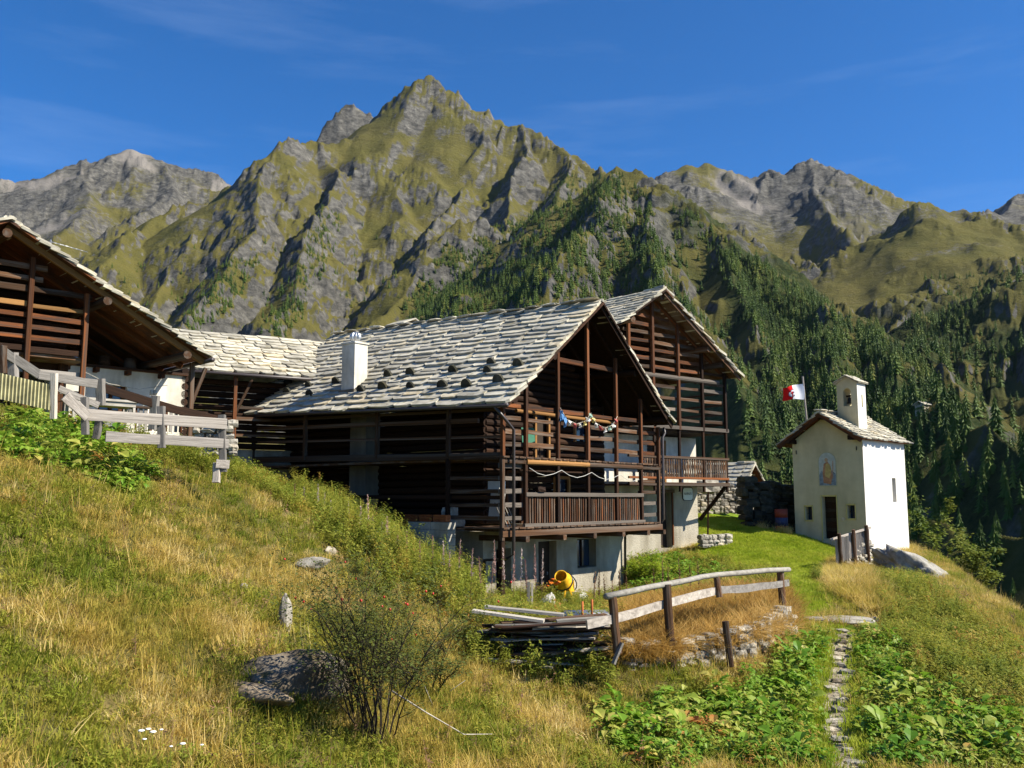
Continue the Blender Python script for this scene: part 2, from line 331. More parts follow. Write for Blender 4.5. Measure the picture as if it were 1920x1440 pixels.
# ---------------------------------------------------------------- materials of the buildings
def obj_coord(ns, ls, k=37.0):
    tc = ns.new('ShaderNodeTexCoord'); oi = ns.new('ShaderNodeObjectInfo'); m = ns.new('ShaderNodeVectorMath'); m.operation = 'SCALE'
    cb = ns.new('ShaderNodeCombineXYZ'); [ls.new(oi.outputs['Random'], cb.inputs[i]) for i in range(3)]
    ls.new(cb.outputs[0], m.inputs[0]); m.inputs['Scale'].default_value = k
    a = ns.new('ShaderNodeVectorMath'); a.operation = 'ADD'; ls.new(tc.outputs['Object'], a.inputs[0]); ls.new(m.outputs[0], a.inputs[1])
    return a.outputs[0], oi.outputs['Random'], tc
def wood(name, lo, hi, grey=None, rough=.8):
    m, ns, ls, b = new_mat(name, rough, .15); co, rnd, tc = obj_coord(ns, ls)
    n = tex(ns, ls, co, 1.0, 7, .7, stretch=(2.2, 11, 11), dist=.4); n2 = tex(ns, ls, co, 1.0, 3, .5, stretch=(1.5, 2, 2))
    r = ramp(ns, [(.32, lo), (.68, hi)]); ls.new(n.outputs[0], r.inputs[0]); c = r.outputs[0]
    if grey: 
        rg = ramp(ns, [(.45, (0, 0, 0)), (.62, (1, 1, 1))]); ls.new(n2.outputs[0], rg.inputs[0]); c = mix(ns, ls, rg.outputs[0], c, grey)
    tr = ramp(ns, [(0, (.5, .5, .5)), (.7, (1.05, 1.02, 1.0)), (1, (1.6, 1.5, 1.4))]); ls.new(rnd, tr.inputs[0])
    c = mix(ns, ls, 1.0, c, tr.outputs[0], 'MULTIPLY'); ls.new(c, b.inputs['Base Color']); bump(ns, ls, b, n.outputs[0], .5, .02); return m
M = {}
M['dark'] = wood('wood_dark', (.010,.005,.003), (.045,.021,.010))
M['red'] = wood('wood_red', (.06,.020,.007), (.20,.072,.024), (.06,.034,.022))
M['gold'] = wood('wood_gold', (.26,.12,.035), (.46,.25,.09))
M['brown'] = wood('wood_brown', (.030,.015,.008), (.12,.062,.030), (.11,.085,.065))
M['grey'] = wood('wood_grey', (.12,.108,.095), (.36,.335,.30))
M['silver'] = wood('wood_silvered', (.05,.042,.034), (.20,.17,.14))
M['greyp'] = wood('wood_pale', (.24,.22,.185), (.50,.47,.40))
def plaster(name, base, dirt, scale=3.0, b1=.5, bd=.02):
    m, ns, ls, b = new_mat(name, .92, .1); tc = ns.new('ShaderNodeTexCoord'); co = tc.outputs['Object']
    n = tex(ns, ls, co, scale, 6, .65); n2 = tex(ns, ls, co, scale*9, 5, .7); n3 = tex(ns, ls, co, scale*.5, 4, .6, stretch=(1, 1, .25))
    r = ramp(ns, [(.28, tuple(v*.8 for v in dirt)), (.42, dirt), (.6, base)]); ls.new(n3.outputs[0], r.inputs[0])
    r2 = ramp(ns, [(.3, (.82,.82,.82)), (.7, (1.06,1.06,1.06))]); ls.new(n.outputs[0], r2.inputs[0])
    ls.new(mix(ns, ls, 1.0, r.outputs[0], r2.outputs[0], 'MULTIPLY'), b.inputs['Base Color']); bump(ns, ls, b, n2.outputs[0], b1, bd); return m
M['white'] = plaster('plaster_white', (.66,.62,.53), (.50,.46,.37))
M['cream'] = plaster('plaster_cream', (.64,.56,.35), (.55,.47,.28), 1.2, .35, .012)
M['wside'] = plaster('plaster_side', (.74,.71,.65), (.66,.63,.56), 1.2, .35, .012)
M['rough'] = plaster('plaster_rough', (.43,.385,.30), (.28,.245,.18), 2.2, .9, .05)
M['pier'] = plaster('plaster_pier', (.20,.18,.14), (.14,.125,.095), 2.0)
def stone(name, stops, scale=2.0, bd=.03, lichen=None):
    m, ns, ls, b = new_mat(name, .9, .15); co, rnd, tc = obj_coord(ns, ls)
    n = tex(ns, ls, co, scale, 7, .68); n2 = tex(ns, ls, co, scale*5, 4, .7)
    r = ramp(ns, stops); ls.new(n.outputs[0], r.inputs[0]); c = r.outputs[0]
    if lichen:
        lr = ramp(ns, [(.56, (0, 0, 0)), (.66, (1, 1, 1))]); n3 = tex(ns, ls, co, scale*1.7, 3, .5); ls.new(n3.outputs[0], lr.inputs[0]); c = mix(ns, ls, lr.outputs[0], c, lichen)
    tr = ramp(ns, [(0, (.66, .655, .64)), (.5, (.95, .94, .92)), (.85, (1.15, 1.13, 1.07)), (1, (1.15, 1.03, .84))]); ls.new(rnd, tr.inputs[0])
    ls.new(mix(ns, ls, 1.0, c, tr.outputs[0], 'MULTIPLY'), b.inputs['Base Color']); p = bump(ns, ls, b, n.outputs[0], .6, bd); bump(ns, ls, b, n2.outputs[0], .4, bd*.4, p); return m
M['slab'] = stone('stone_slab', [(.3, (.20,.185,.145)), (.5, (.44,.41,.335)), (.7, (.60,.56,.46))], 1.6, .025, (.34,.30,.20))
M['stone'] = stone('stone_pale', [(.3, (.15,.13,.10)), (.5, (.33,.30,.25)), (.7, (.50,.47,.41))], 2.5, .05)
M['rockg'] = stone('rock_grey', [(.3, (.12,.115,.10)), (.5, (.27,.255,.225)), (.7, (.42,.40,.36))], 1.8, .06, (.20,.18,.10))
M['rockb'] = stone('rock_brown', [(.3, (.07,.055,.04)), (.5, (.20,.16,.115)), (.7, (.36,.31,.24))], 2.2, .06, (.15,.12,.05))
M['shade_moss'] = stone('stone_shade_moss', [(.3, (.018,.018,.012)), (.55, (.05,.048,.035)), (.75, (.10,.095,.08))], 2.5, .05)  # overgrown stone, with shade darkened into the colour
M['block'] = plaster('concrete_block', (.44,.42,.36), (.32,.30,.25), 4)
M['brick'] = stone('brick_red', [(.3, (.30,.085,.03)), (.7, (.46,.15,.05))], 6, .01)
def flat(name, c, rough=.6, spec=.3, metal=0.0, var=.25):
    m, ns, ls, b = new_mat(name, rough, spec); co, rnd, tc = obj_coord(ns, ls); n = tex(ns, ls, co, 6, 5, .6)
    r = ramp(ns, [(.3, tuple(v*(1-var) for v in c)), (.7, tuple(min(1, v*(1+var)) for v in c))]); ls.new(n.outputs[0], r.inputs[0]); ls.new(r.outputs[0], b.inputs['Base Color'])
    b.inputs['Metallic'].default_value = metal; return m
M['pipe'] = flat('pipe_brown', (.045,.035,.032), .4, .5); M['metal'] = flat('metal_grey', (.42,.43,.44), .35, .5, .8)
M['glass'] = flat('window_glass', (.02,.035,.06), .08, .6, 0, .1); M['door'] = flat('door_wood_dark', (.03,.018,.010), .7)
M['yellowtrim'] = flat('trim_yellow', (.58,.47,.16), .9, .1); M['black'] = flat('iron_black', (.015,.014,.013), .5)

# ---------------------------------------------------------------- shared piece meshes
def timber_variant(seed, round_=False):
    r = random.Random(seed); V = []; Fc = []; ns_ = 10 if round_ else 8; S = 5
    for s in range(S):
        x = s/(S-1); ox, oz = (r.uniform(-.05, .05), r.uniform(-.05, .05)) if 0 < s < S-1 else (0, 0); g = r.uniform(.94, 1.03)
        for k in range(ns_):
            if round_: a = 2*math.pi*k/ns_; y, z = .5*math.cos(a)*g, .5*math.sin(a)*g
            else:
                cx, cz = [(.5, .5), (-.5, .5), (-.5, -.5), (.5, -.5)][k//2]; bv = .07
                y, z = (cx*(1-bv*2), cz) if (k % 2 == 0) == (k//2 % 2 == 1) else (cx, cz*(1-bv*2)); y *= g; z *= g
            V.append((x, y+ox, z+oz))
    for s in range(S-1):
        for k in range(ns_): a = s*ns_+k; c = s*ns_+(k+1) % ns_; Fc.append((a, c, c+ns_, a+ns_))
    Fc.append(tuple(reversed(range(ns_)))); Fc.append(tuple(range((S-1)*ns_, S*ns_)))
    return V, Fc
_tim = {}
def timber_mesh(mat, round_=False):
    key = (mat, round_)
    if key not in _tim: _tim[key] = [mesh('timber', *timber_variant(i+10*round_, round_), M[mat]) for i in range(4)]
    return random.choice(_tim[key])
def timber(name, p0, p1, w, h, mat, parent=None, round_=False):
    p0 = Vector(p0); p1 = Vector(p1)
    if name in ('rail', 'side_rail', 'eave_rail', 'baluster', 'slat', 'low_rail'):
        j = .022 if 'rail' in name else .012; p0 = p0+Vector((0, 0, random.uniform(-j, j))); p1 = p1+Vector((random.uniform(-.006, .006), random.uniform(-.01, .01), random.uniform(-j, j))); h *= random.uniform(.82, 1.15)
    d = p1-p0; L = d.length; x = d/L
    up = Vector((0, 0, 1)) if abs(x.z) < .95 else Vector((0, 1, 0)); y = up.cross(x).normalized(); z = x.cross(y)
    o = bpy.data.objects.new(name, timber_mesh(mat, round_)); o.rotation_mode = 'QUATERNION'
    o.location = p0; o.rotation_quaternion = Matrix((x, y, z)).transposed().to_quaternion(); o.scale = (L, w, h)
    return link(o, parent)
def box_mesh(name, x0, x1, y0, y1, z0, z1, mat):
    V = [(x, y, z) for x in (x0, x1) for y in (y0, y1) for z in (z0, z1)]
    return mesh(name, V, [(0,1,3,2),(4,6,7,5),(0,4,5,1),(2,3,7,6),(0,2,6,4),(1,5,7,3)], mat)
def box(name, x0, x1, y0, y1, z0, z1, mat, parent=None): return obj(name, box_mesh(name, x0, x1, y0, y1, z0, z1, M[mat]), parent)
def chip_box(name, sx, sy, sz, mat, seed, j=.12):            # rough stone block, 8x... 26 verts
    r = random.Random(seed); V = []; ix = {}
    for i in range(3):
        for k in range(3):
            for l in range(3):
                if i == k == l == 1: continue
                p = np.array([i-1, k-1, l-1], float); q = p/max(1, np.linalg.norm(p))**.55
                ix[i, k, l] = len(V); V.append((q[0]*.5*sx*(1+r.uniform(-j, j)), q[1]*.5*sy*(1+r.uniform(-j, j)), q[2]*.5*sz*(1+r.uniform(-j, j))))
    Fc = []
    for ax in range(3):
        for sd in (0, 2):
            for a in (0, 1):
                for c in (0, 1):
                    q = []
                    for (da, dc) in ((0, 0), (1, 0), (1, 1), (0, 1)):
                        t = [0, 0, 0]; t[ax] = sd; t[(ax+1) % 3] = a+da; t[(ax+2) % 3] = c+dc; q.append(ix[tuple(t)])
                    Fc.append(q if sd == 2 else q[::-1])
    return mesh(name, V, Fc, mat)
_stones = {}
def stone_piece(name, loc, size, mat, parent, rotz=0, tilt=0):
    if mat not in _stones: _stones[mat] = [chip_box('stone', 1, 1, 1, M[mat], i) for i in range(7)]
    return obj(name, random.choice(_stones[mat]), parent, loc, (tilt, random.uniform(-.05, .05), rotz), size)
def slab_mesh(seed):
    r = random.Random(seed+50); lo = []
    c = r.uniform(.05, .13); e = r.uniform(.05, .13)
    out = [(-.5, 1.0), (-.5+r.uniform(-.01, .01), .5), (-.5+r.uniform(-.015, .02), .16+c*.4), (-.5+c, r.uniform(.0, .05)), (-.2, r.uniform(-.03, .03)), (.1, r.uniform(-.04, .03)), (.5-e, r.uniform(0, .05)), (.5+r.uniform(-.02, .015), .16+e*.4), (.5, .5), (.5, 1.0)]
    n = len(out); V = [(x, y, .5+r.uniform(-.14, .14)) for x, y in out]+[(x*.985, y+.012, -.5) for x, y in out]
    Fc = [tuple(range(n)), tuple(reversed(range(n, 2*n)))]+[(k, n+k, n+(k+1) % n, (k+1) % n) for k in range(n)]
    return V, Fc
SLABS = [slab_mesh(i) for i in range(12)]; SLABM = [mesh('slab', *s, M['slab']) for s in SLABS]
for s_ in SLABM: s_.polygons.foreach_set('use_smooth', [False]*len(s_.polygons))
def roof_slabs(roof, org, U, Vv, width, length, expo=.28, wid=.75, thick=.055, keep=300, frame=None, seed=1, zfun=None, wob=.05, skip=None):
    """stone slabs on one slope: org = lower front corner, U along the eave, Vv up the slope (unit vectors, house frame)"""
    r = random.Random(seed); U = Vector(U).normalized(); Vv = Vector(Vv).normalized(); Nn = U.cross(Vv).normalized()
    if Nn.z < 0: Nn = -Nn
    rows = int(length/expo); P = []
    for i in range(rows+1):
        x = -r.uniform(0, .5)*wid; 
        while x < width:
            w = wid*r.uniform(.62, 1.35); ln = min(expo*2.1, length-i*expo+.12)
            if x+w > .02 and ln > expo*.4:
                x0 = max(x, -r.uniform(0, .10)); x1 = min(x+w, width+r.uniform(0, .10)); 
                if x1-x0 > .14:
                    tilt = thick*1.6/(expo*2.1)
                    c = Vector(org)+U*((x0+x1)/2)+Vv*(i*expo+r.uniform(-wob, wob)-(.10 if i == 0 else 0))+Nn*(thick*1.25+r.uniform(-.006, .012))
                    if not (skip and skip(c)): P.append((c, x1-x0-r.uniform(.008, .055), ln, thick*r.uniform(.75, 1.45), tilt*r.uniform(.8, 1.3), r.uniform(-.05, .05), r.randrange(12)))
            x += w
    def mtx(p):
        c, w, ln, th, tilt, tw, k = p
        v = (Vv-Nn*tilt).normalized(); u = (U+v*tw).normalized(); n = u.cross(v); n = n if n.z > 0 else -n; 
        if u.cross(v).dot(n) < 0: u = -u
        v = n.cross(u).normalized()
        m = Matrix((u, v, n)).transposed().to_4x4(); m.translation = c
        return m @ Matrix.Diagonal((w, ln, th, 1))
    if frame is not None:
        def size(p): return (frame @ p[0]).length
        P.sort(key=size)
    for p in P[:keep]:
        o = bpy.data.objects.new('slab', SLABM[p[6]]); o.matrix_local = mtx(p); link(o, roof); o.matrix_basis = mtx(p)
    if P[keep:]:
        V = []; Fc = []
        for p in P[keep:]:
            m = mtx(p); b0 = len(V); sv_, sf = SLABS[p[6]]; V += [m @ Vector(v) for v in sv_]; Fc += [tuple(b0+i for i in f) for f in sf]
        tag(obj('slab_courses', mesh('slab_courses', V, Fc, M['slab']), roof), kind='stuff')
    return len(P)
def deck(name, pts, th, mat, parent):                    # a thick sheet through four corner points
    p = [Vector(q) for q in pts]; n = (p[1]-p[0]).cross(p[3]-p[0]).normalized(); n = n if n.z > 0 else -n
    V = p+[q-n*th for q in p]; return obj(name, mesh(name, V, [(0,1,2,3),(7,6,5,4)]+[(k, 4+k, 4+(k+1) % 4, (k+1) % 4) for k in range(4)], M[mat]), parent)
def wall_panel(name, O, X, Y, w, h, th, holes, mat, parent, top=None):
    """wall in the plane O + a*X + b*Z, thickness along Y; holes = (a0,a1,b0,b1); top(a) lets the head follow a gable"""
    O = Vector(O); X = Vector(X); Y = Vector(Y); xs = sorted({0, w, *[v for q in holes for v in q[:2]], *((w/2,) if top else ())}); zs = sorted({0, h, *[v for q in holes for v in q[2:]]})
    V = []; Fc = []; vi = {}
    def v(a, bz, s):
        k = (a, bz, s)
        if k not in vi:
            z = bz if not (top and bz == h) else top(a); vi[k] = len(V); V.append(O+X*a+Y*(th*s)+Vector((0, 0, z)))
        return vi[k]
    sol = lambda i, k: 0 <= i < len(xs)-1 and 0 <= k < len(zs)-1 and not any(q[0]-1e-6 <= xs[i] and xs[i+1] <= q[1]+1e-6 and q[2]-1e-6 <= zs[k] and zs[k+1] <= q[3]+1e-6 for q in holes)
    for i in range(len(xs)-1):
        for k in range(len(zs)-1):
            if not sol(i, k): continue
            a0, a1, b0, b1 = xs[i], xs[i+1], zs[k], zs[k+1]
            Fc.append((v(a0,b0,0), v(a1,b0,0), v(a1,b1,0), v(a0,b1,0))); Fc.append((v(a0,b1,1), v(a1,b1,1), v(a1,b0,1), v(a0,b0,1)))
            if not sol(i-1, k): Fc.append((v(a0,b0,0), v(a0,b1,0), v(a0,b1,1), v(a0,b0,1)))
            if not sol(i+1, k): Fc.append((v(a1,b0,0), v(a1,b0,1), v(a1,b1,1), v(a1,b1,0)))
            if not sol(i, k-1): Fc.append((v(a0,b0,0), v(a0,b0,1), v(a1,b0,1), v(a1,b0,0)))
            if not sol(i, k+1): Fc.append((v(a0,b1,0), v(a1,b1,0), v(a1,b1,1), v(a0,b1,1)))
    return obj(name, mesh(name, V, Fc, M[mat]), parent)
def tube(name, pts, r, mat, parent=None, n=7, r1=None):
    pts = [Vector(p) for p in pts]; V = []; Fc = []; m = len(pts)
    for i, p in enumerate(pts):
        t = (pts[min(i+1, m-1)]-pts[max(i-1, 0)]).normalized(); a = Vector((0, 0, 1)) if abs(t.z) < .9 else Vector((1, 0, 0)); u = t.cross(a).normalized(); w = t.cross(u)
        rad = r if r1 is None else r+(r1-r)*i/(m-1)
        for k in range(n): an = 2*math.pi*k/n; V.append(p+(u*math.cos(an)+w*math.sin(an))*rad)
    for i in range(m-1):
        for k in range(n): Fc.append((i*n+k, i*n+(k+1) % n, (i+1)*n+(k+1) % n, (i+1)*n+k))
    Fc.append(tuple(reversed(range(n)))); Fc.append(tuple(range((m-1)*n, m*n)))
    me = mesh(name, V, Fc, M[mat] if isinstance(mat, str) else mat, True); return obj(name, me, parent)
def log_wall(parent, axis, fixed, a0, a1, z0, z1, d=.22, mat='dark', gaps=()):   # stacked round logs, each a part
    z = z0+d/2; 
    while z < z1:
        lo = a0(z) if callable(a0) else a0; hi = a1(z) if callable(a1) else a1
        segs = [(lo, hi)]
        for (g0, g1, gz0, gz1) in gaps:
            if gz0 < z < gz1: segs = [s for t in segs for s in ((t[0], min(t[1], g0)), (max(t[0], g1), t[1])) if s[1]-s[0] > .1]
        for s0, s1 in segs:
            p0 = (s0, fixed, z) if axis == 'x' else (fixed, s0, z); p1 = (s1, fixed, z) if axis == 'x' else (fixed, s1, z)
            if s1-s0 > .1: timber('log', p0, p1, d*.95, d*random.uniform(.95, 1.05), mat, parent, True)
        z += d
def frame_of(e): return Matrix.Translation(e.location) @ e.rotation_euler.to_matrix().to_4x4() @ Matrix.Diagonal((*e.scale, 1))
# ================================================================ main chalet (front corner at its gallery floor)
R50 = math.radians(50)
h1 = empty('chalet', W(968, 990, 27), R50, 'large dark timber chalet with galleries and stone slab roof and white chimney', 'house'); F1 = frame_of(h1)
tl = lambda y: .033*(y+.6)
EX0, EX1, RX, EZ, RZ, Y0, Y1 = -1.05, 8.45, 3.75, 3.62, 7.40, -.6, 13.4
basement = wall_panel('basement_wall', (.2, 1.5, -3.0), (1, 0, 0), (0, 1, 0), 7.9, 2.85, .5, [(.62, 1.35, .95, 2.3), (2.75, 3.75, 0, 2.45), (4.95, 6.1, 1.45, 2.45)], 'rough', h1)
box('basement_side_wall', .2, .7, 2.0, 12.5, -3, -.15, 'rough', h1); box('basement_side_wall', 7.6, 8.1, 2.0, 12.5, -3, -.15, 'rough', h1); box('basement_back_wall', .7, 7.6, 12, 12.5, -3, -.15, 'rough', h1)
d_ = box('basement_door', 2.98, 3.93, 1.80, 1.86, -3, -.58, 'door', h1); box('door_handle', 3.75, 3.8, 1.76, 1.8, -1.7, -1.6, 'metal', d_)
for x0, x1, z0, z1 in ((5.2, 6.25, -1.5, -.6), (.87, 1.5, -2.0, -.75)):
    wv = box('basement_window', x0, x1, 1.78, 1.81, z0, z1, 'glass', h1); timber('window_frame', (x0+.05, 1.75, z0), (x0+.05, 1.75, z1), .06, .1, 'red', wv); timber('window_frame', ((x0+x1)/2, 1.75, z0), ((x0+x1)/2, 1.75, z1), .05, .05, 'dark', wv)
# log body of the two upper storeys, gable front lit through the galleries
rz = lambda x: (EZ+(x-EX0)*(RZ-EZ)/(RX-EX0) if x < RX else RZ-(x-RX)*(RZ-EZ)/(EX1-RX))
slope_x = lambda z, s: (EX0+(z-EZ)*(RX-EX0)/(RZ-EZ) if s < 0 else EX1-(z-EZ)*(EX1-RX)/(RZ-EZ))
log_wall(h1, 'x', 1.95, lambda z: max(.75, slope_x(z+.35, -1)), lambda z: min(7.4, slope_x(z+.35, 1)), .05, 6.6, .225, 'dark', [(1.7, 2.45, 0, 1.75), (4.3, 5.1, .6, 1.6), (3.2, 3.95, 2.2, 3.9), (5.5, 6.3, 2.9, 3.7)])
for x0, x1, z0, z1, nm in ((1.7, 2.45, .05, 1.75, 'door'), (4.3, 5.1, .6, 1.6, 'window'), (3.2, 3.95, 2.2, 3.9, 'door'), (5.5, 6.3, 2.9, 3.7, 'window')):
    q = box(nm, x0, x1, 1.96, 2.0, z0, z1, 'door' if nm == 'door' else 'glass', h1)
    for a, c in (((x0, 1.82, z0), (x0, 1.82, z1)), ((x1, 1.82, z0), (x1, 1.82, z1)), ((x0, 1.82, z1), (x1, 1.82, z1))): timber('door_frame' if nm == 'door' else 'window_frame', a, c, .1, .1, 'gold' if x0 > 3 else 'red', q)
log_wall(h1, 'y', .75, 1.9, 12.4, .05, 4.6, .24, 'dark'); log_wall(h1, 'y', 7.4, 1.9, 12.4, .05, 4.4, .24, 'dark')
log_wall(h1, 'x', 12.3, .8, 7.3, .05, 4.5, .28, 'dark')
box('kitchen_pier', .05, .70, 6.9, 7.75, -2.6, 4.6, 'pier', h1)
# gallery floors, outer beams
for z, nm in ((0, 'gallery_floor'), (2.1, 'upper_gallery_floor')):
    g_ = box(nm, -.6, 8.2, .06, 1.55, z-.10, z-.02, 'brown', h1)
    for k in range(24): timber('floor_board', (-.55+k*.365, -.12, z), (-.55+k*.365, 1.5, z), .33, .05, 'brown', g_)
timber('gallery_beam', (-.7, 0, -.16), (8.3, 0, -.16), .16, .2, 'brown', h1)
timber('gallery_sill', (.3, -.05, .07), (7.1, -.05, .07), .1, .1, 'silver', h1)
for a, c in ((.43, 3.7), (3.7, 7.0)): timber('upper_beam', (a, -.03, 1.98), (c, -.03, 1.98), .17, .19, 'gold' if a < 1 else 'brown', h1, True)
timber('upper_beam', (-.65, 0, 1.98), (.43, 0, 1.98), .12, .14, 'brown', h1); timber('upper_beam', (7.0, 0, 1.98), (8.25, 0, 1.98), .12, .14, 'brown', h1)
for x in (.2, 2.05, 3.7, 5.4, 7.0, 8.1): timber('beam_end', (x, -.28, -.33), (x, 1.6, -.33), .17, .17, 'brown', h1)
# posts of the gable galleries, up to the roof
for x, zt in ((-.65, 3.75), (.43, 4.35), (2.05, 5.55), (3.7, 6.9), (5.4, 5.75), (7.0, 4.45), (8.2, 3.5)):
    timber('post', (x, 0, -.35), (x, 0, 2.05), .12, .12, 'dark' if 0 < x < 8 else 'brown', h1); timber('post', (x, -.02, 2.05), (x, -.02, zt), .12, .12, 'red', h1)
timber('collar_beam', (2.1, .12, 5.35), (5.45, .12, 5.35), .12, .16, 'red', h1)
# rails: upper gallery and the end bays of the lower one
for z in (2.50, 2.89, 3.27, 3.65):
    xs = [-.65, .43, 2.05, 3.7, 5.4, 7.0, 8.2]
    for a, c in zip(xs[:-1], xs[1:]):
        if z > 3.5 and a > 6: continue
        timber('rail', (a-.04, .09, z+random.uniform(-.015, .015)), (c+.04, .09, z+random.uniform(-.015, .015)), .05, .135, 'red' if z > 3.5 or (c > 8) else 'brown', h1)
for z in (.29, .70, 1.10, 1.48, 1.86):
    timber('rail', (-.7, .09, z), (.47, .09, z), .05, .14, 'silver', h1); timber('rail', (6.95, .09, z), (8.25, .09, z), .05, .14, 'silver' if z < 1 else 'brown', h1)
timber('hand_rail', (.4, -.02, .99), (7.05, -.02, .99), .12, .13, 'silver', h1)
for k in range(54):
    x = .55+k*.121
    if min(abs(x-p) for p in (2.05, 3.7, 5.4, 7.0)) > .06: timber('baluster', (x, .02, .12), (x+random.uniform(-.01, .01), .02, .93), .06, .035, 'brown' if k % 3 else 'red', h1)
timber('hanging_pole', (.9, .75, 3.62), (6.6, .75, 3.58), .13, .13, 'gold', h1, True)
# long side: beams, rails and posts under the eave
timber('eave_gallery_beam', (-.6, .1, 2.12), (-.6, 12.9, 2.35), .2, .22, 'brown', h1)
for z, w_ in ((2.72, .09), (3.22, .15), (3.52, .1)): timber('eave_rail', (-.6, .1 if z != 3.22 else 1.0, z), (-.6, 12.7, z+.3), w_*.7, w_, 'brown', h1)
for y in (2.2, 5.5, 9.4, 12.6): timber('post', (-.66, y, 2.1+.015*y), (-.66, y, 3.7+tl(y)), .13, .13, 'brown', h1)
timber('post', (-.66, 2.2, -.5), (-.66, 2.2, 2.1), .13, .13, 'dark', h1); timber('post', (-.62, .05, -2.6), (-.62, .05, -.3), .15, .15, 'dark', h1)
for z in (.28, .68, 1.08, 1.48): timber('rail', (-.62, .1, z), (-.62, 2.25, z), .05, .13, 'brown', h1)
box('side_floor', -.62, .7, .15, 12.4, 2.02, 2.09, 'brown', h1); box('side_floor', -.6, .15, .1, 2.3, -.09, -.03, 'brown', h1)
timber('floor_joist', (-.5, .1, .9), (-.5, 12.4, .95), .1, .12, 'dark', h1)
# roof: boarded deck, purlins, slabs, snow guards, chimney
rf1 = deck('roof', [(EX0, Y0, EZ), (RX, Y0-.1, RZ), (RX, Y1, RZ+tl(Y1)), (EX0, Y1, EZ+tl(Y1))], .07, 'dark', h1)
deck('far_roof_slope', [(RX, Y0-.1, RZ), (EX1, Y0+.05, EZ), (EX1, Y1, EZ+tl(Y1)), (RX, Y1, RZ+tl(Y1))], .07, 'dark', h1)
for x in (-.55, 1.4, 3.75, 6.1, 8.0): timber('purlin', (x, -.42, rz(x)-.24), (x, 13, rz(x)-.24+tl(13)), .25, .25, 'dark', h1, True)
for k in range(9):
    y = .15+k*1.5; timber('rafter', (EX0+.1, y, rz(EX0+.1)-.13+tl(y)), (RX, y, RZ-.13+tl(y)), .1, .13, 'dark', rf1); timber('rafter', (EX1-.1, y, rz(EX1-.1)-.13+tl(y)), (RX, y, RZ-.13+tl(y)), .1, .13, 'dark', rf1)
timber('barge_board', (RX, Y0+.02, RZ-.12), (EX1-.05, Y0+.1, EZ-.12), .05, .16, 'dark', rf1)
Ls = math.hypot(RX-EX0, RZ-EZ); Ul = Vector((0, 1, .033)); Vl = Vector((RX-EX0, 0, RZ-EZ))
chim = lambda c: -.28 < c.x < .42 and 7.2 < c.y < 8.1
print('slabs', roof_slabs(rf1, (EX0, Y0, EZ), Ul, Vl, Y1-Y0, Ls, .31, .98, .068, 300, F1, 3))
rf1b = [o for o in h1.children if o.name.startswith('far_roof_slope')][0]
roof_slabs(rf1b, (EX1, Y0+.02, EZ), Ul, (RX-EX1, 0, RZ-EZ), .5, math.hypot(EX1-RX, RZ-EZ), .26, .9, .06, 60, F1, 5)
tag(deck('slab_backing', [(RX, Y0+.5, RZ+.05), (EX1, Y0+.5, EZ+.05), (EX1, Y1, EZ+.05+tl(Y1)), (RX, Y1, RZ+.05+tl(Y1))], .045, 'slab', rf1b), kind='stuff')
for k in range(17): 
    y = Y0+.1+k*.82; stone_piece('ridge_stone', (RX+random.uniform(-.1, .1), y+.35, RZ+.12+tl(y)), (random.uniform(.5, .8), random.uniform(.6, .95), random.uniform(.05, .11)), 'slab', rf1, random.uniform(-.2, .2), random.uniform(-.04, .04))
GU = [(.79,14.14),(.52,12.14),(.27,10.51),(.36,9.0),(.31,13.6),(-.08,12.66),(-.29,9.69),(-.25,6.84),(-.16,5.82),(.51,6.3),(.51,5.16),(-.23,4.37),(-.29,2.83),(.44,3.06),(-.31,1.76),(.31,1.42),(.71,1.62),(-.21,.52),(.54,.36),(-.05,11.4)]
def guard_mesh():
    n = 9; pr = [(.17*math.cos(math.pi*k/(n-1)), .21*math.sin(math.pi*k/(n-1))) for k in range(n)]; pr = [(pr[0][0], -.12)]+pr+[(pr[-1][0], -.12)]; m = len(pr)
    V = [(-.035, y, z) for y, z in pr]+[(.035, y, z) for y, z in pr]; return mesh('snow_guard', V, [tuple(reversed(range(m))), tuple(range(m, 2*m))]+[(k, (k+1) % m, m+(k+1) % m, m+k) for k in range(m)], M['shade_moss'])  # plates coloured dark to stand for their shaded faces
gmh = guard_mesh()
for x, y in GU:
    y = min(y, 13.0); obj('snow_guard', gmh, rf1, (x, y, rz(x)+.08+tl(y)), (random.uniform(-.05, .05), -.35, random.uniform(-.12, .12)), random.uniform(1.05, 1.3))
ch = box('chimney', -.2, .40, 7.3, 8.0, 4.0, 6.38, 'white', h1); box('chimney_flashing', -.27, .46, 7.22, 8.08, 4.5, 4.72, 'pier', ch)
box('chimney_rim', -.24, .44, 7.26, 8.04, 6.38, 6.44, 'white', ch)
def cowl():
    V = []; Fc = []; n = 20; m = 8
    for i in range(m+1):
        t = math.pi*i/m
        for k in range(n): a = 2*math.pi*k/n; r = .2*math.sin(t)*(1.08 if k % 2 else .82); V.append((r*math.cos(a), r*math.sin(a), -.2*math.cos(t)))
    for i in range(m):
        for k in range(n): Fc.append((i*n+k, i*n+(k+1) % n, (i+1)*n+(k+1) % n, (i+1)*n+k))
    return mesh('chimney_cowl', V, Fc, M['metal'])
cw = obj('chimney_cowl', cowl(), ch, (.1, 7.65, 6.66)); tube('cowl_neck', [(0, 0, -.28), (0, 0, -.12)], .08, 'metal', cw)
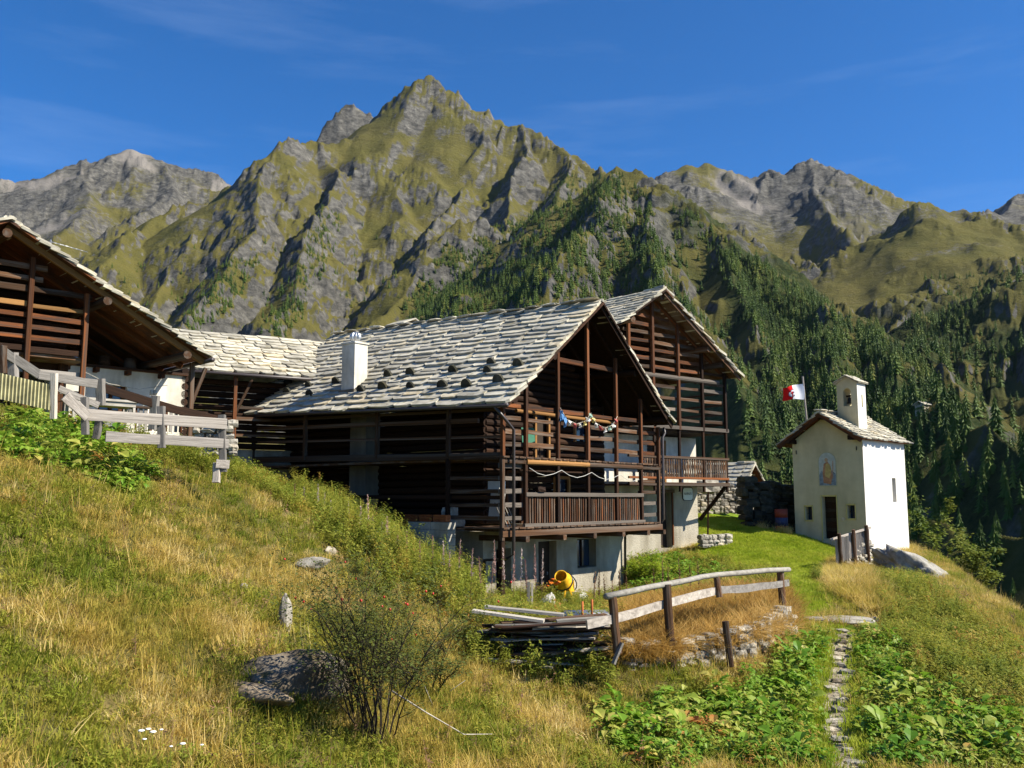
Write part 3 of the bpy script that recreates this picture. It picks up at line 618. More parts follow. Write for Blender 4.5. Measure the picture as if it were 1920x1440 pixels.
# little stone chimney hut on the far slope
c2 = box('stone_chimney', 4.3, 5.0, 9.5, 10.1, 6.5, 8.05, 'stone', h1); deck('chimney_cap', [(4.0, 9.3, 8.02), (4.0, 10.35, 8.02), (4.7, 10.35, 8.3), (4.7, 9.3, 8.3)], .05, 'slab', c2); deck('chimney_cap', [(5.25, 9.3, 8.02), (5.25, 10.35, 8.02), (4.7, 10.35, 8.3), (4.7, 9.3, 8.3)], .05, 'slab', c2)
# gutters and downpipes
tube('gutter', [(EX0-.06, Y0, EZ-.06), (EX0-.06, 6, EZ-.06+tl(6)), (EX0-.06, Y1, EZ-.06+tl(Y1))], .065, 'pipe', h1)
tube('downpipe', [(EX0-.06, -.1, EZ-.08), (-.75, -.22, EZ-.45), (-.36, -.2, 2.9), (-.36, -.2, -.75), (-.5, 0, -.9), (.1, 1.35, -1.0), (.12, 1.4, -2.9)], .05, 'pipe', h1)
tube('downpipe', [(EX1+.02, -.1, EZ-.12), (8.5, -.14, 3.3), (8.32, -.14, 3.12), (8.3, -.14, .12), (8.15, .0, -.12), (8.05, 1.0, -.35), (8.0, 1.36, -.5), (8.0, 1.4, -3)], .05, 'pipe', h1)
# low block wall by the long side, with hollow bricks lying on it
bw = empty('block_wall', F1 @ Vector((-.95, 1.75, -2.6)), R50, 'low unfinished wall of pale concrete blocks under the chalet eave', 'wall')
for i in range(12):
    for k in range(5):
        if i == 11 and k in (3, 4): continue
        box('block', -.17, .17, k*.5+(.25 if i % 2 and k else 0), k*.5+(.73 if i % 2 else .49), i*.23, i*.23+.222, 'block', bw)
def hollow_brick():
    V = []; Fc = []
    for z0, z1, y0, y1 in [(0, .02, 0, .25), (.1, .12, 0, .25), (.19, .21, 0, .25)]+[(0, .21, y, y+.015) for y in (0, .06, .12, .18, .235)]:
        b0 = len(V); V += [(x, y, z) for x in (-.1, .1) for y in (y0, y1) for z in (z0, z1)]; Fc += [tuple(b0+i for i in f) for f in [(0,1,3,2),(4,6,7,5),(0,4,5,1),(2,3,7,6),(0,2,6,4),(1,5,7,3)]]
    return mesh('hollow_brick', V, Fc, M['brick'])
hb = hollow_brick()
for k, (y, z, x) in enumerate([(0.15, 2.77, 0), (.45, 2.77, .02), (.78, 2.77, -.02), (1.05, 2.77, 0), (1.4, 2.55, -.02), (1.7, 2.55, .02), (2.0, 2.55, 0), (1.45, 2.77, 0), (1.72, 2.77, .02)]):
    o = obj('hollow_brick', hb, None, F1 @ Vector((-.95+x, 1.75+y, -2.6+z-.005)), (0, 0, R50+random.uniform(-.15, .15)))
    tag(o, 'orange hollow brick lying on the concrete block wall under the chalet', 'brick', 'hollow bricks on the block wall')
for k, (x, y, z, s) in enumerate([(-.45, 2.6, .28, .5), (-.4, 2.1, .30, .45), (-.42, 2.35, .62, .42)]): 
    tag(stone_piece('concrete_lump', F1 @ Vector((x, y, z-.15)), (s*1.2, s, s*.75), 'block', None, R50), ['broad grey concrete lump behind the block wall bricks', 'narrow grey concrete lump behind the bricks near the chalet corner', 'topmost grey concrete lump stacked behind the hollow bricks'][k], 'concrete block')
# ================================================================ chalet behind, with the white wall and the name sign
R38 = math.radians(38)
h2 = empty('chalet', W(1307, 905, 41), R38, 'rear timber chalet with slatted gable gallery above a white plastered wall and sign', 'house'); h2.scale = (41/36,)*3; F2 = frame_of(h2)
E2, R2X, R2Z, S2 = .55, -3.75, 6.95, .66
rz2 = lambda x: R2Z-abs(x-R2X)*S2
wall_panel('plaster_wall', (-5.2, 0, -3.4), (1, 0, 0), (0, 1, 0), 5.2, 3.3, .5, [(3.05, 3.65, .9, 3.0)], 'rough', h2)
wall_panel('upper_wall', (-5.2, .02, 0), (1, 0, 0), (0, 1, 0), 5.2, 1.75, .45, [(2.4, 3.3, 0, 1.6)], 'white', h2)
box('side_wall', -.5, -.02, .5, 8, -3.4, -.1, 'rough', h2); box('side_wall', -.5, -.02, .47, 8, -.1, 1.75, 'white', h2); box('back_wall', -5.2, -.5, 7.6, 8, -3.4, 1.75, 'rough', h2)
q = box('lower_door', -2.16, -1.54, .26, .3, -2.5, -.4, 'door', h2); timber('door_lintel', (-2.3, -.03, -.34), (-1.4, -.03, -.34), .08, .12, 'brown', q); timber('door_post', (-1.5, -.02, -2.4), (-1.5, -.02, -.4), .07, .08, 'red', q)
q = box('balcony_door', -2.82, -1.88, .26, .3, 0, 1.6, 'door', h2); timber('door_frame', (-1.86, .0, 0), (-1.86, .0, 1.6), .1, .1, 'gold', q)
# balcony with shaped balusters
bf = box('balcony_floor', -5.2, .2, -1.35, -.02, -.16, -.1, 'brown', h2)
timber('balcony_beam', (-5.2, -1.36, -.1), (.28, -1.36, -.1), .1, .13, 'brown', h2); timber('balcony_sill', (-5.2, -1.36, .12), (.25, -1.36, .12), .07, .08, 'red', h2); timber('balcony_rail', (-5.2, -1.36, .88), (.28, -1.36, .88), .09, .09, 'brown', h2)
for x in (.18, -1.17, -2.5, -3.86): timber('balcony_post', (x, -1.34, -.38), (x, -1.34, 1.95), .09, .09, 'dark', h2)
def baluster_mesh():
    pr = [(.045, 0), (.05, .1), (.028, .2), (.045, .34), (.05, .42), (.03, .55), (.045, .62), (.04, .7)]; V = []; Fc = []
    for w, z in pr:
        for sx, sy in ((-1, -1), (1, -1), (1, 1), (-1, 1)): V.append((sx*w, sy*.014, z))
    for i in range(len(pr)-1):
        for k in range(4): Fc.append((i*4+k, i*4+(k+1) % 4, i*4+4+(k+1) % 4, i*4+4+k))
    return mesh('baluster', V, Fc, M['brown'])
bm_ = baluster_mesh()
for k in range(38):
    x = .1-k*.128
    if min(abs(x-p) for p in (.18, -1.17, -2.5, -3.86, -5.2)) > .05: obj('baluster', bm_, h2, (x, -1.36, .15))
timber('brace', (.1, -1.3, -.2), (.1, -.02, -1.45), .12, .12, 'dark', h2)
# slatted galleries
timber('gallery_beam', (-5.2, -1.34, 1.98), (.3, -1.34, 1.98), .14, .14, 'silver', h2); timber('gallery_beam', (-5.4, -1.34, 3.83), (-.2, -1.34, 3.83), .2, .2, 'silver', h2, True); timber('gallery_beam', (-1.2, -1.3, 3.75), (.25, -1.3, 3.75), .1, .1, 'brown', h2)
for x, z0, z1 in ((.18, 1.95, rz2(.18)-.1), (-1.17, 1.9, 5.0), (-2.5, 1.9, rz2(-2.5)-.25), (-3.86, 1.9, 6.7), (-5.1, 1.9, 5.8)): timber('post', (x, -1.36, z0), (x, -1.36, z1), .11, .11, 'dark' if x > -2 else 'red', h2)
for z in (2.28, 2.66, 3.06, 3.48): 
    for a, c in ((-5.2, -3.86), (-3.86, -2.5), (-2.5, -1.17), (-1.17, .22)): timber('rail', (a, -1.27, z), (c, -1.27, z), .05, .12, random.choice(['silver', 'brown', 'brown']), h2)
    timber('side_rail', (.15, -1.25, z-.04), (.15, 5, z-.04), .05, .1, 'brown', h2)
for k in range(8):
    z = 4.16+k*.31; a = max(-5.3, R2X-(R2Z-.35-z)/S2); c = min(-1.1 if z < 5.2 else 9, R2X+(R2Z-.35-z)/S2); xs = [a]+[v for v in (-5.2, -3.86, -2.5) if a < v < c]+[c]
    for p, r_ in zip(xs[:-1], xs[1:]): timber('rail', (p, -1.27, z), (r_, -1.27, z), .05, .125, random.choice(['brown', 'brown', 'red']), h2)
timber('post', (-1.5, 1.2, 1.95), (-1.5, 1.2, 4.6), .1, .1, 'dark', h2); timber('post', (.12, 2.2, 1.95), (.12, 2.2, 4.2), .1, .1, 'dark', h2)
box('gallery_floor', -5.2, .2, -1.3, 5, 1.84, 1.91, 'brown', h2)
log_wall(h2, 'x', .55, lambda z: max(-5.2, R2X-(R2Z-.4-z)/S2), lambda z: min(-1.9, R2X+(R2Z-.4-z)/S2), 1.95, 6.4, .24, 'dark'); log_wall(h2, 'y', -1.95, .7, 7.6, 1.95, 5.1, .26, 'dark')
rf2 = deck('roof', [(-6.1, -1.95, rz2(-6.1)), (R2X, -2.0, R2Z), (R2X, 8.4, R2Z+.2), (-6.1, 8.4, rz2(-6.1)+.2)], .06, 'dark', h2)
rf2b = deck('far_roof_slope', [(R2X, -2.0, R2Z), (E2, -1.9, rz2(E2)), (E2, 8.4, rz2(E2)+.2), (R2X, 8.4, R2Z+.2)], .06, 'brown', h2)
L2 = math.hypot(6.1+R2X, rz2(-6.1)-R2Z)
roof_slabs(rf2, (-6.1, -1.95, rz2(-6.1)), (0, 1, .02), (R2X+6.1, 0, R2Z-rz2(-6.1)), 10.3, L2, .27, .75, .055, 190, F2, 11)
roof_slabs(rf2b, (E2, -1.93, rz2(E2)), (0, 1, .02), (R2X-E2, 0, R2Z-rz2(E2)), 1.0, math.hypot(E2-R2X, R2Z-rz2(E2)), .27, .8, .06, 60, F2, 12)
tag(deck('slab_backing', [(R2X, -.9, R2Z+.05), (E2, -.9, rz2(E2)+.05), (E2, 8.4, rz2(E2)+.25), (R2X, 8.4, R2Z+.25)], .045, 'slab', rf2b), kind='stuff')
for x in (-5.3, -3.75, -1.2): timber('purlin', (x, -1.8, rz2(x)-.25), (x, 7.5, rz2(x)-.15), .25, .25, 'brown', h2, True)
timber('purlin', (-.35, -1.75, rz2(-.35)-.22), (-.35, 7.5, rz2(-.35)-.15), .2, .2, 'brown', h2); timber('tie_beam', (-1.3, -1.3, rz2(.3)-.13), (.5, -1.3, rz2(.3)-.13), .1, .1, 'dark', h2)
for k in range(6): y = -1.2+k*1.5; timber('rafter', (E2-.1, y, rz2(E2-.1)-.12), (R2X, y, R2Z-.12), .1, .12, 'red', rf2b)
timber('barge_board', (R2X, -1.9, R2Z-.14), (E2, -1.84, rz2(E2)-.12), .05, .15, 'brown', rf2b)
# enamel sign with its place name, on the lower wall
def octagon(name, w, h, c, th, mat):
    pr = [(-w/2+c, -h/2), (w/2-c, -h/2), (w/2, -h/2+c), (w/2, h/2-c), (w/2-c, h/2), (-w/2+c, h/2), (-w/2, h/2-c), (-w/2, -h/2+c)]; n = 8
    V = [(x, 0, z) for x, z in pr]+[(x, th, z) for x, z in pr]; return mesh(name, V, [tuple(range(n)), tuple(reversed(range(n, 2*n)))]+[(k, n+k, n+(k+1) % n, (k+1) % n) for k in range(n)], mat)
M['enamel'] = flat('enamel_pale', (.62,.66,.60), .4, .4, 0, .06)
sg = empty('name_sign', F2 @ Vector((-.60, -.04, -.45)), R38, 'pale square sign with cut corners lettered ALPENZU on the plaster wall', 'sign')
sg.scale = (41/36,)*3
obj('sign_border', octagon('sign_border', .60, .52, .07, .02, M['black']), sg, (0, .006, 0)); obj('sign_board', octagon('sign_board', .55, .47, .07, .02, M['enamel']), sg, (0, 0, 0))
fc = bpy.data.curves.new('lettering', 'FONT'); fc.body = 'ALPENZU'; fc.size = .125; fc.align_x = 'CENTER'; fc.align_y = 'CENTER'; fc.extrude = .002; fc.space_character = 1.02; fc.materials.append(M['black'])
_t = bpy.data.objects.new('t', fc); col.objects.link(_t); bpy.context.view_layer.update(); _m = bpy.data.meshes.new_from_object(_t.evaluated_get(bpy.context.evaluated_depsgraph_get())); bpy.data.objects.remove(_t); bpy.data.curves.remove(fc)
lt = link(bpy.data.objects.new('lettering', _m), sg); lt.location = (0, -.004, .01); lt.rotation_euler = (math.pi/2, 0, 0); lt.scale = (.85, 1, 1)

# ================================================================ house on the left edge
R44 = math.radians(44)
h3 = empty('chalet', W(155, 690, 24), R44, 'timber chalet at the left edge with deep roof overhang and plastered ground floor', 'house'); F3 = frame_of(h3)
X3, Z3, E3, S3 = -2.15, 3.45, 3.2, .535
rz3 = lambda x: Z3-abs(x-X3)*S3
rf3 = deck('roof', [(X3, -.65, Z3), (E3, -.6, rz3(E3)), (E3, 9, rz3(E3)), (X3, 9, Z3)], .06, 'red', h3); rf3b = deck('far_roof_slope', [(-7.5, -.65, rz3(-7.5)), (X3, -.65, Z3), (X3, 9, Z3), (-7.5, 9, rz3(-7.5))], .06, 'red', h3)
roof_slabs(rf3, (E3, -.65, rz3(E3)), (0, 1, 0), (X3-E3, 0, Z3-rz3(E3)), 1.2, math.hypot(E3-X3, Z3-rz3(E3)), .26, .8, .06, 80, F3, 21)
tag(deck('slab_backing', [(X3, .5, Z3+.06), (E3, .5, rz3(E3)+.06), (E3, 9, rz3(E3)+.06), (X3, 9, Z3+.06)], .05, 'slab', rf3), kind='stuff')
roof_slabs(rf3b, (-7.5, -.65, rz3(-7.5)), (0, 1, 0), (X3+7.5, 0, Z3-rz3(-7.5)), 2.4, math.hypot(7.5+X3, Z3-rz3(-7.5)), .27, .8, .055, 60, F3, 22)
for k in range(7): y = -.35+k*1.4; timber('rafter', (E3-.05, y, rz3(E3)-.13), (X3, y, Z3-.13), .12, .16, 'gold' if k == 0 else 'red', rf3)
for x in (X3, .35, 2.6): timber('purlin', (x, -.55, rz3(x)-.33), (x, 8, rz3(x)-.33), .24, .24, 'brown', h3, True)
for x in (-4.6, -1.38, 0): timber('post', (x, -.02, -1.5), (x, -.02, rz3(x)-.3), .12, .12, 'red', h3)
for z, x1, w_, m_ in ((.36, .1, .14, 'dark'), (.66, 0, .12, 'red'), (.93, 0, .12, 'red'), (1.22, 0, .12, 'red'), (1.50, 0, .12, 'gold'), (1.92, .15, .17, 'brown'), (2.2, -1.1, .12, 'brown'), (2.5, -1.0, .14, 'brown')):
    xs = [-5.2, -1.38, x1] if x1 > -.9 else [-5.2, x1]
    for a, c in zip(xs[:-1], xs[1:]): timber('rail', (a, .06, z), (c, .06, z+.01), .06, w_, m_, h3)
box('gallery_floor', -6, .1, .1, 1.9, .20, .28, 'brown', h3); log_wall(h3, 'x', 2.1, -6, .2, .3, 3.1, .24, 'dark')
timber('low_rail', (-5, .1, -.16), (.05, .1, -.18), .06, .11, 'grey', h3); timber('low_rail', (-.5, .12, -.66), (.05, .12, -.68), .06, .11, 'grey', h3)
timber('under_beam', (-5, 1.2, .1), (0, 1.2, .1), .18, .2, 'dark', h3)
wall_panel('plaster_wall', (-.2, 2.0, -1.9), (1, 0, 0), (0, 1, 0), 3.9, 2.22, .4, [(.35, .95, .2, 1.75), (1.35, 2.15, .2, 1.75)], 'white', h3)
box('door', .17, .73, 2.2, 2.25, -1.7, -.15, 'door', h3); q = box('window_door', 1.17, 1.93, 2.2, 2.25, -1.7, -.15, 'glass', h3)
for x in (1.2, 1.55, 1.9): timber('door_frame', (x, 2.17, -1.7), (x, 2.17, -.15), .09, .06, 'red', q)
timber('door_frame', (1.17, 2.17, -.9), (1.93, 2.17, -.9), .06, .09, 'red', q); timber('wall_plate', (-.3, 1.95, .36), (3.75, 1.95, .36), .12, .08, 'red', h3)
for x in (.2, 1.0, 1.9, 2.9): timber('joist_end', (x, 1.75, .24), (x, 2.3, .24), .12, .14, 'red', h3)
box('white_pier', -.1, .4, .9, 1.4, -2.2, -.35, 'white', h3); timber('door_post', (-.22, 1.0, -1.9), (-.22, 1.0, .2), .13, .13, 'red', h3)
log_wall(h3, 'y', 3.7, 2.0, 7.5, -1.8, .5, .24, 'dark'); box('side_wall', -6, -5.7, 2.3, 8, -2.2, .3, 'white', h3); box('back_wall', -6, 3.6, 8, 8.3, -2.2, 2.8, 'rough', h3)
timber('corner_post', (3.0, .0, -2.0), (3.0, .0, .45), .12, .12, 'brown', h3); timber('knee_brace', (3.0, .1, -.9), (3.45, .1, .35), .1, .1, 'brown', h3); tube('gutter', [(E3+.03, -.8, .48), (E3+.03, 5, .48)], .07, 'pipe', h3)
# terrace railing of this house
for k in range(13): timber('baluster', (1.15+k*.145, .35, -1.55), (1.15+k*.145, .35, -.93), .09, .03, 'grey' if k % 3 else 'red', h3)
timber('terrace_rail', (1.0, .33, -.9), (3.05, .33, -.9), .1, .07, 'brown', h3); box('terrace_floor', -.5, 3.8, .2, 2.0, -1.9, -1.65, 'rough', h3)
st = box('stone_chimney', .1, .7, 3.2, 3.8, 2.0, 3.35, 'stone', h3); stone_piece('chimney_cap', (.4, 3.5, 3.42), (1.1, 1.0, .12), 'slab', st, .2); stone_piece('chimney_cap', (.42, 3.45, 3.55), (.8, .8, .12), 'slab', st, .6); stone_piece('chimney_cap', (.35, 3.5, 3.68), (.5, .45, .12), 'slab', st, 1.1)
an = tube('aerial', F3 @ Vector((0, 0, 0)) and [F3 @ Vector((-.1, 3.0, 2.2)), F3 @ Vector((-.1, 3.0, 4.1))], .02, 'metal'); tag(an, 'thin metal aerial mast on the left roof beside its stone chimney', 'aerial')
tube('aerial_boom', [F3 @ Vector((-.15, 3.0, 4.05)), F3 @ Vector((1.0, 3.2, 3.98))], .012, 'metal', an)
for k in range(6): c = F3 @ Vector((.1+k*.16, 3.05+k*.03, 4.03-k*.008)); tube('aerial_element', [c+Vector((-.05, -.15, 0)), c+Vector((.05, .15, 0))], .008, 'metal', an, 5)

# ================================================================ low house between, seen by its roof
R30 = math.radians(30)
h4 = empty('farmhouse', W(361, 693, 33), R30, 'low timber house with pale stone slab roof between the two larger chalets', 'house'); F4 = frame_of(h4)
rf4 = deck('roof', [(-1.5, 0, 0), (7, 0, 0), (7, 3.7, 2.02), (-1.5, 3.7, 2.02)], .07, 'dark', h4); rf4b = deck('far_roof_slope', [(-1.5, 3.7, 2.02), (7, 3.7, 2.02), (7, 7, .2), (-1.5, 7, .2)], .07, 'slab', h4)
roof_slabs(rf4, (-1.5, 0, 0), (1, 0, 0), (0, 3.7, 2.02), 8.5, 4.25, .36, .72, .06, 200, F4, 31)
tube('gutter', [(-1.5, -.1, -.08), (2.7, -.1, -.08), (7, -.1, -.08)], .07, 'pipe', h4); log_wall(h4, 'x', 1.0, -1.2, 6.5, -2.8, -.1, .24, 'dark'); box('side_wall', -1.2, -.9, 1.2, 6.5, -3, .2, 'rough', h4); box('base_wall', -1.2, 6.5, 1.05, 6.8, -4, -2.8, 'rough', h4)
for x in (-.9, 1.6, 4.4): timber('post', (x, .2, -2.9), (x, .2, -.1), .13, .13, 'red', h4)
timber('knee_brace', (1.6, .2, -1.6), (2.2, .2, -.2), .1, .1, 'brown', h4)
for z in (-1.7, -1.3, -2.3): timber('rail', (1.6, .2, z), (4.4, .2, z), .06, .12, 'brown', h4)

# ================================================================ chapel
RC = math.radians(-44)
hc = empty('chapel', W(1627, 1042, 41), RC, 'small cream plastered chapel with bell turret and stone slab roof', 'chapel'); FCm = frame_of(hc)
cw_, cl_, ce, ca_ = 3.45, 4.95, 5.3, 6.45
tp = lambda a: ce+.8+(ca_-ce)*(1-abs(a-cw_/2)/(cw_/2))
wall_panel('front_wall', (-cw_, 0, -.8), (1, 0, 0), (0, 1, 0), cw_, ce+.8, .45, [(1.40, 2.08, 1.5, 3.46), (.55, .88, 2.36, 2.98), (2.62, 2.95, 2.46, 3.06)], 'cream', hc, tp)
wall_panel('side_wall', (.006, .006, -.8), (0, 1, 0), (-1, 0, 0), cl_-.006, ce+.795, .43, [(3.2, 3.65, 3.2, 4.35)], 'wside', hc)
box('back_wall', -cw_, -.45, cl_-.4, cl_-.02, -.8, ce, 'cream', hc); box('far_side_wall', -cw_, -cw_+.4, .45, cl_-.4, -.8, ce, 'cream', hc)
ah = [(0, 2.75+.45, 4.35-.8)]
# arched head over the side window
n_ = 8; V = []; cx, zz = 3.425, 3.55
for k in range(n_+1): a = math.pi*k/n_; V.append((-.06, cx-.225*math.cos(a), zz-.02+.16*math.sin(a)))
box('side_window', -.42, -.38, 3.2, 3.65, 2.4, 3.55, 'glass', hc); timber('window_mullion', (-.36, 3.425, 2.4), (-.36, 3.425, 3.55), .05, .05, 'greyp', hc)
q = box('door', -2.05, -1.37, .3, .36, .0, 2.66, 'door', hc)
for z in (.9, 1.35, 1.8, 2.25): timber('door_panel', (-2.0, .28, z), (-1.42, .28, z), .03, .3, 'dark', q)
def trim_frame(pre, x0, x1, z0, z1, t=.075):
    timber(pre, (x0-t/2, -.008, z0-(t if z0 > 1.2 else 0)), (x0-t/2, -.008, z1+t), .03, t, 'yt', hc); timber(pre, (x1+t/2, -.008, z0-(t if z0 > 1.2 else 0)), (x1+t/2, -.008, z1+t), .03, t, 'yt', hc); timber(pre, (x0, -.008, z1+t/2), (x1, -.008, z1+t/2), .03, t, 'yt', hc)
    if z0 > 1.2: timber(pre, (x0, -.008, z0-t/2), (x1, -.008, z0-t/2), .03, t, 'yt', hc)
M['yt'] = M['yellowtrim']
trim_frame('door_surround', -2.05, -1.37, .6, 2.66); trim_frame('window_surround', -2.90, -2.57, 1.56, 2.18); trim_frame('window_surround', -.83, -.50, 1.66, 2.26)
for x0, z0 in ((-2.9, 1.56), (-.83, 1.66)): q = box('window', x0, x0+.33, .3, .34, z0, z0+.62, 'glass', hc); timber('grille', (x0+.165, .2, z0), (x0+.165, .2, z0+.6), .02, .02, 'black', q); timber('grille', (x0, .2, z0+.3), (x0+.33, .2, z0+.3), .02, .02, 'black', q)
def disc(name, r, th, mat, n=14):
    V = [(r*math.cos(2*math.pi*k/n), y, r*math.sin(2*math.pi*k/n)) for y in (0, th) for k in range(n)]
    return mesh(name, V, [tuple(range(n)), tuple(reversed(range(n, 2*n)))]+[(k, n+k, n+(k+1) % n, (k+1) % n) for k in range(n)], mat)
obj('wall_plaque', disc('wall_plaque', .085, .03, M['metal']), hc, (-1.08, -.03, 1.62))
for x, z in ((-3.25, 4.78), (-.28, 4.86)): timber('wall_tie', (x, -.02, z-.09), (x, -.02, z+.09), .04, .03, 'black', hc)
# faded arched fresco: a robed figure between blue-grey ground and pale sky
M['fr_sky'] = flat('fresco_sky', (.46,.47,.40), .95, .05, 0, .2); M['fr_blue'] = flat('fresco_blue', (.20,.24,.27), .95, .05, 0, .4); M['fr_robe'] = flat('fresco_robe', (.42,.21,.11), .95, .05, 0, .35); M['fr_cloak'] = flat('fresco_cloak', (.50,.36,.13), .95, .05, 0, .3); M['fr_skin'] = flat('fresco_skin', (.50,.33,.20), .95, .05, 0, .1); M['fr_rim'] = flat('fresco_rim', (.42,.39,.24), .95, .05, 0, .1)
def shape(name, pts, y, mat, parent): 
    n = len(pts); V = [(x, 0, z) for x, z in pts]+[(x, .004, z) for x, z in pts]
    return obj(name, mesh(name, V, [tuple(range(n)), tuple(reversed(range(n, 2*n)))]+[(k, n+k, n+(k+1) % n, (k+1) % n) for k in range(n)], M[mat]), parent, (0, y, 0))
def arch(w, h, s=1.0, c=(-1.725, 3.13)):
    r = w/2; p = [(-r, 0), (r, 0), (r, h-r)]+[(r*math.cos(math.pi*k/10), h-r+r*math.sin(math.pi*k/10)) for k in range(1, 10)]+[(-r, h-r)]; return [(c[0]+x, c[1]+z) for x, z in p]
fr = shape('fresco', arch(.90, 1.62), -.006, 'fr_rim', hc); shape('fresco_sky', arch(.82, 1.54, 1, (-1.725, 3.17)), -.010, 'fr_sky', fr)
X0, Zb = -1.725, 3.17
shape('fresco_ground', [(X0-.40, Zb+.01), (X0+.40, Zb+.01), (X0+.40, Zb+.55), (X0+.2, Zb+.72), (X0-.1, Zb+.6), (X0-.3, Zb+.68), (X0-.40, Zb+.5)], -.014, 'fr_blue', fr)
shape('fresco_robe', [(X0-.2, Zb+.12), (X0+.16, Zb+.06), (X0+.24, Zb+.45), (X0+.17, Zb+.9), (X0+.02, Zb+1.14), (X0-.16, Zb+1.02), (X0-.23, Zb+.6)], -.018, 'fr_robe', fr)
shape('fresco_cloak', [(X0-.12, Zb+.45), (X0+.10, Zb+.32), (X0+.21, Zb+.7), (X0+.12, Zb+1.02), (X0-.06, Zb+1.02)], -.022, 'fr_cloak', fr)
shape('fresco_head', [(X0-.03+.085*math.cos(k*.7), Zb+1.2+.10*math.sin(k*.7)) for k in range(9)], -.023, 'fr_skin', fr); shape('fresco_staff', [(X0+.24, Zb+.3), (X0+.27, Zb+.3), (X0+.31, Zb+1.15), (X0+.28, Zb+1.15)], -.021, 'fr_robe', fr)
# roof, timbers and slabs
CX, CZ, CEL, CER, ZL, ZR = -1.75, 6.58, -3.95, .22, 5.12, 5.30
rc = deck('roof', [(CX, -.62, CZ), (CER, -.55, ZR), (CER, cl_+.25, ZR), (CX, cl_+.25, CZ)], .07, 'red', hc); rcb = deck('far_roof_slope', [(CEL, -.62, ZL), (CX, -.62, CZ), (CX, cl_+.25, CZ), (CEL, cl_+.25, ZL)], .07, 'red', hc)
twr = lambda c: -1.6 < c.x < -.5 and 1.0 < c.y < 2.0
roof_slabs(rc, (CER, -.62, ZR), (0, 1, 0), (CX-CER, 0, CZ-ZR), cl_+.85, math.hypot(CX-CER, CZ-ZR), .25, .55, .055, 150, FCm, 41, skip=twr); roof_slabs(rcb, (CEL, -.62, ZL), (0, 1, 0), (CX-CEL, 0, CZ-ZL), cl_+.85, math.hypot(CX-CEL, CZ-ZL), .27, .6, .05, 100, FCm, 42)
for k in range(7): stone_piece('ridge_stone', (CX, -.4+k*.8, CZ+.12), (.5, .8, .08), 'slab', rc, random.uniform(-.1, .1))
for x, z in ((CX, CZ-.2), (-3.35, 5.28), (-.32, 5.35)): timber('purlin', (x, -.5, z), (x, .3, z), .3, .2, 'dark', hc)
for a, c in (((CEL+.05, -.55, ZL-.12), (CX, -.55, CZ-.12)), ((CX, -.55, CZ-.12), (CER-.05, -.5, ZR-.12))): timber('barge_board', a, c, .08, .17, 'red', hc)
# bell turret with arched opening and bell
def turret():
    x0, x1, y0, y1, zb, zt, za = -1.55, -.55, 1.0, 1.95, 5.3, 8.05, 8.35; V = []; Fc = []; cx = (x0+x1)/2; w = .19; zo0, zo1 = 6.95, 7.62; n = 8
    ar = [(cx-w, zo0), (cx-w, zo1)]+[(cx-w*math.cos(math.pi*k/n), zo1+w*math.sin(math.pi*k/n)) for k in range(1, n)]+[(cx+w, zo1), (cx+w, zo0)]
    L = [i for i in range(len(ar)) if ar[i][0] < cx-.001]; Rr = [i for i in range(len(ar)) if ar[i][0] > cx+.001]
    out = [(x0, zb), (x0, zt), (cx, za), (x1, zt), (x1, zb)]
    for y in (y0, y1): V += [(x, y, z) for x, z in out]+[(x, y, z) for x, z in ar]
    S = len(out)+len(ar); m = len(ar); o = 5; top = o+[i for i in range(m) if abs(ar[i][0]-cx) < .001][0]; it = top-o
    left = [0, 1, 2]+[o+i for i in range(it, -1, -1)]; right = [2, 3, 4]+[o+i for i in range(m-1, it-1, -1)]; bot = [0, o, o+m-1, 4]
    for f in (left, right): pass
    Fc.append(tuple(reversed(left))); Fc.append(tuple(reversed(right[:])) ); Fc.append((4, o+m-1, o, 0))
    Fc += [tuple(S+i for i in left), tuple(S+i for i in right), (S, S+o, S+o+m-1, S+4)]
    for a, c in ((0, 1), (1, 2), (2, 3), (3, 4)): Fc.append((a, c, S+c, S+a))
    for i in range(m-1): Fc.append((o+i, S+o+i, S+o+i+1, o+i+1))
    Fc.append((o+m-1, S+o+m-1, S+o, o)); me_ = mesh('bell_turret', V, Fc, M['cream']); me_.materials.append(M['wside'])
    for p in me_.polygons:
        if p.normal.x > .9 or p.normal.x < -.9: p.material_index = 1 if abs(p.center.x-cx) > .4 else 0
    return me_
bt = obj('bell_turret', turret(), hc)
for s, (xa, xb) in ((1, (-1.05, -.42)), (-1, (-1.68, -1.05))):
    za, zb_ = (8.38, 8.06) if s == 1 else (8.06, 8.38); dk_ = deck('turret_roof', [(xa, .9, za), (xb, .9, zb_), (xb, 2.05, zb_), (xa, 2.05, za)], .04, 'slab', bt)
    for i in range(3):
        for k in range(3): t = (i+.4)/3; x = -1.05+s*t*.62; stone_piece('slab', (x, 1.0+k*.45, 8.40-.32*t*1.05+.03), (.32, .46, .05), 'slab', dk_, random.uniform(-.1, .1)).rotation_euler[1] = s*.47
box('turret_flashing', -.56, -.50, .95, 2.0, 5.62, 5.85, 'brick', bt); timber('slit', (-.545, 1.5, 6.9), (-.545, 1.5, 7.5), .06, .02, 'yt', bt)
def bell():
    pr = [(.03, .30), (.10, .28), (.12, .2), (.13, .08), (.17, 0), (.15, -.01), (.0, .02)]; V = []; Fc = []; n = 14
    for r, z in pr:
        for k in range(n): V.append((r*math.cos(2*math.pi*k/n), r*math.sin(2*math.pi*k/n), z))
    for i in range(len(pr)-1):
        for k in range(n): Fc.append((i*n+k, i*n+(k+1) % n, (i+1)*n+(k+1) % n, (i+1)*n+k))
    return mesh('bell', V, Fc, M['black'], True)
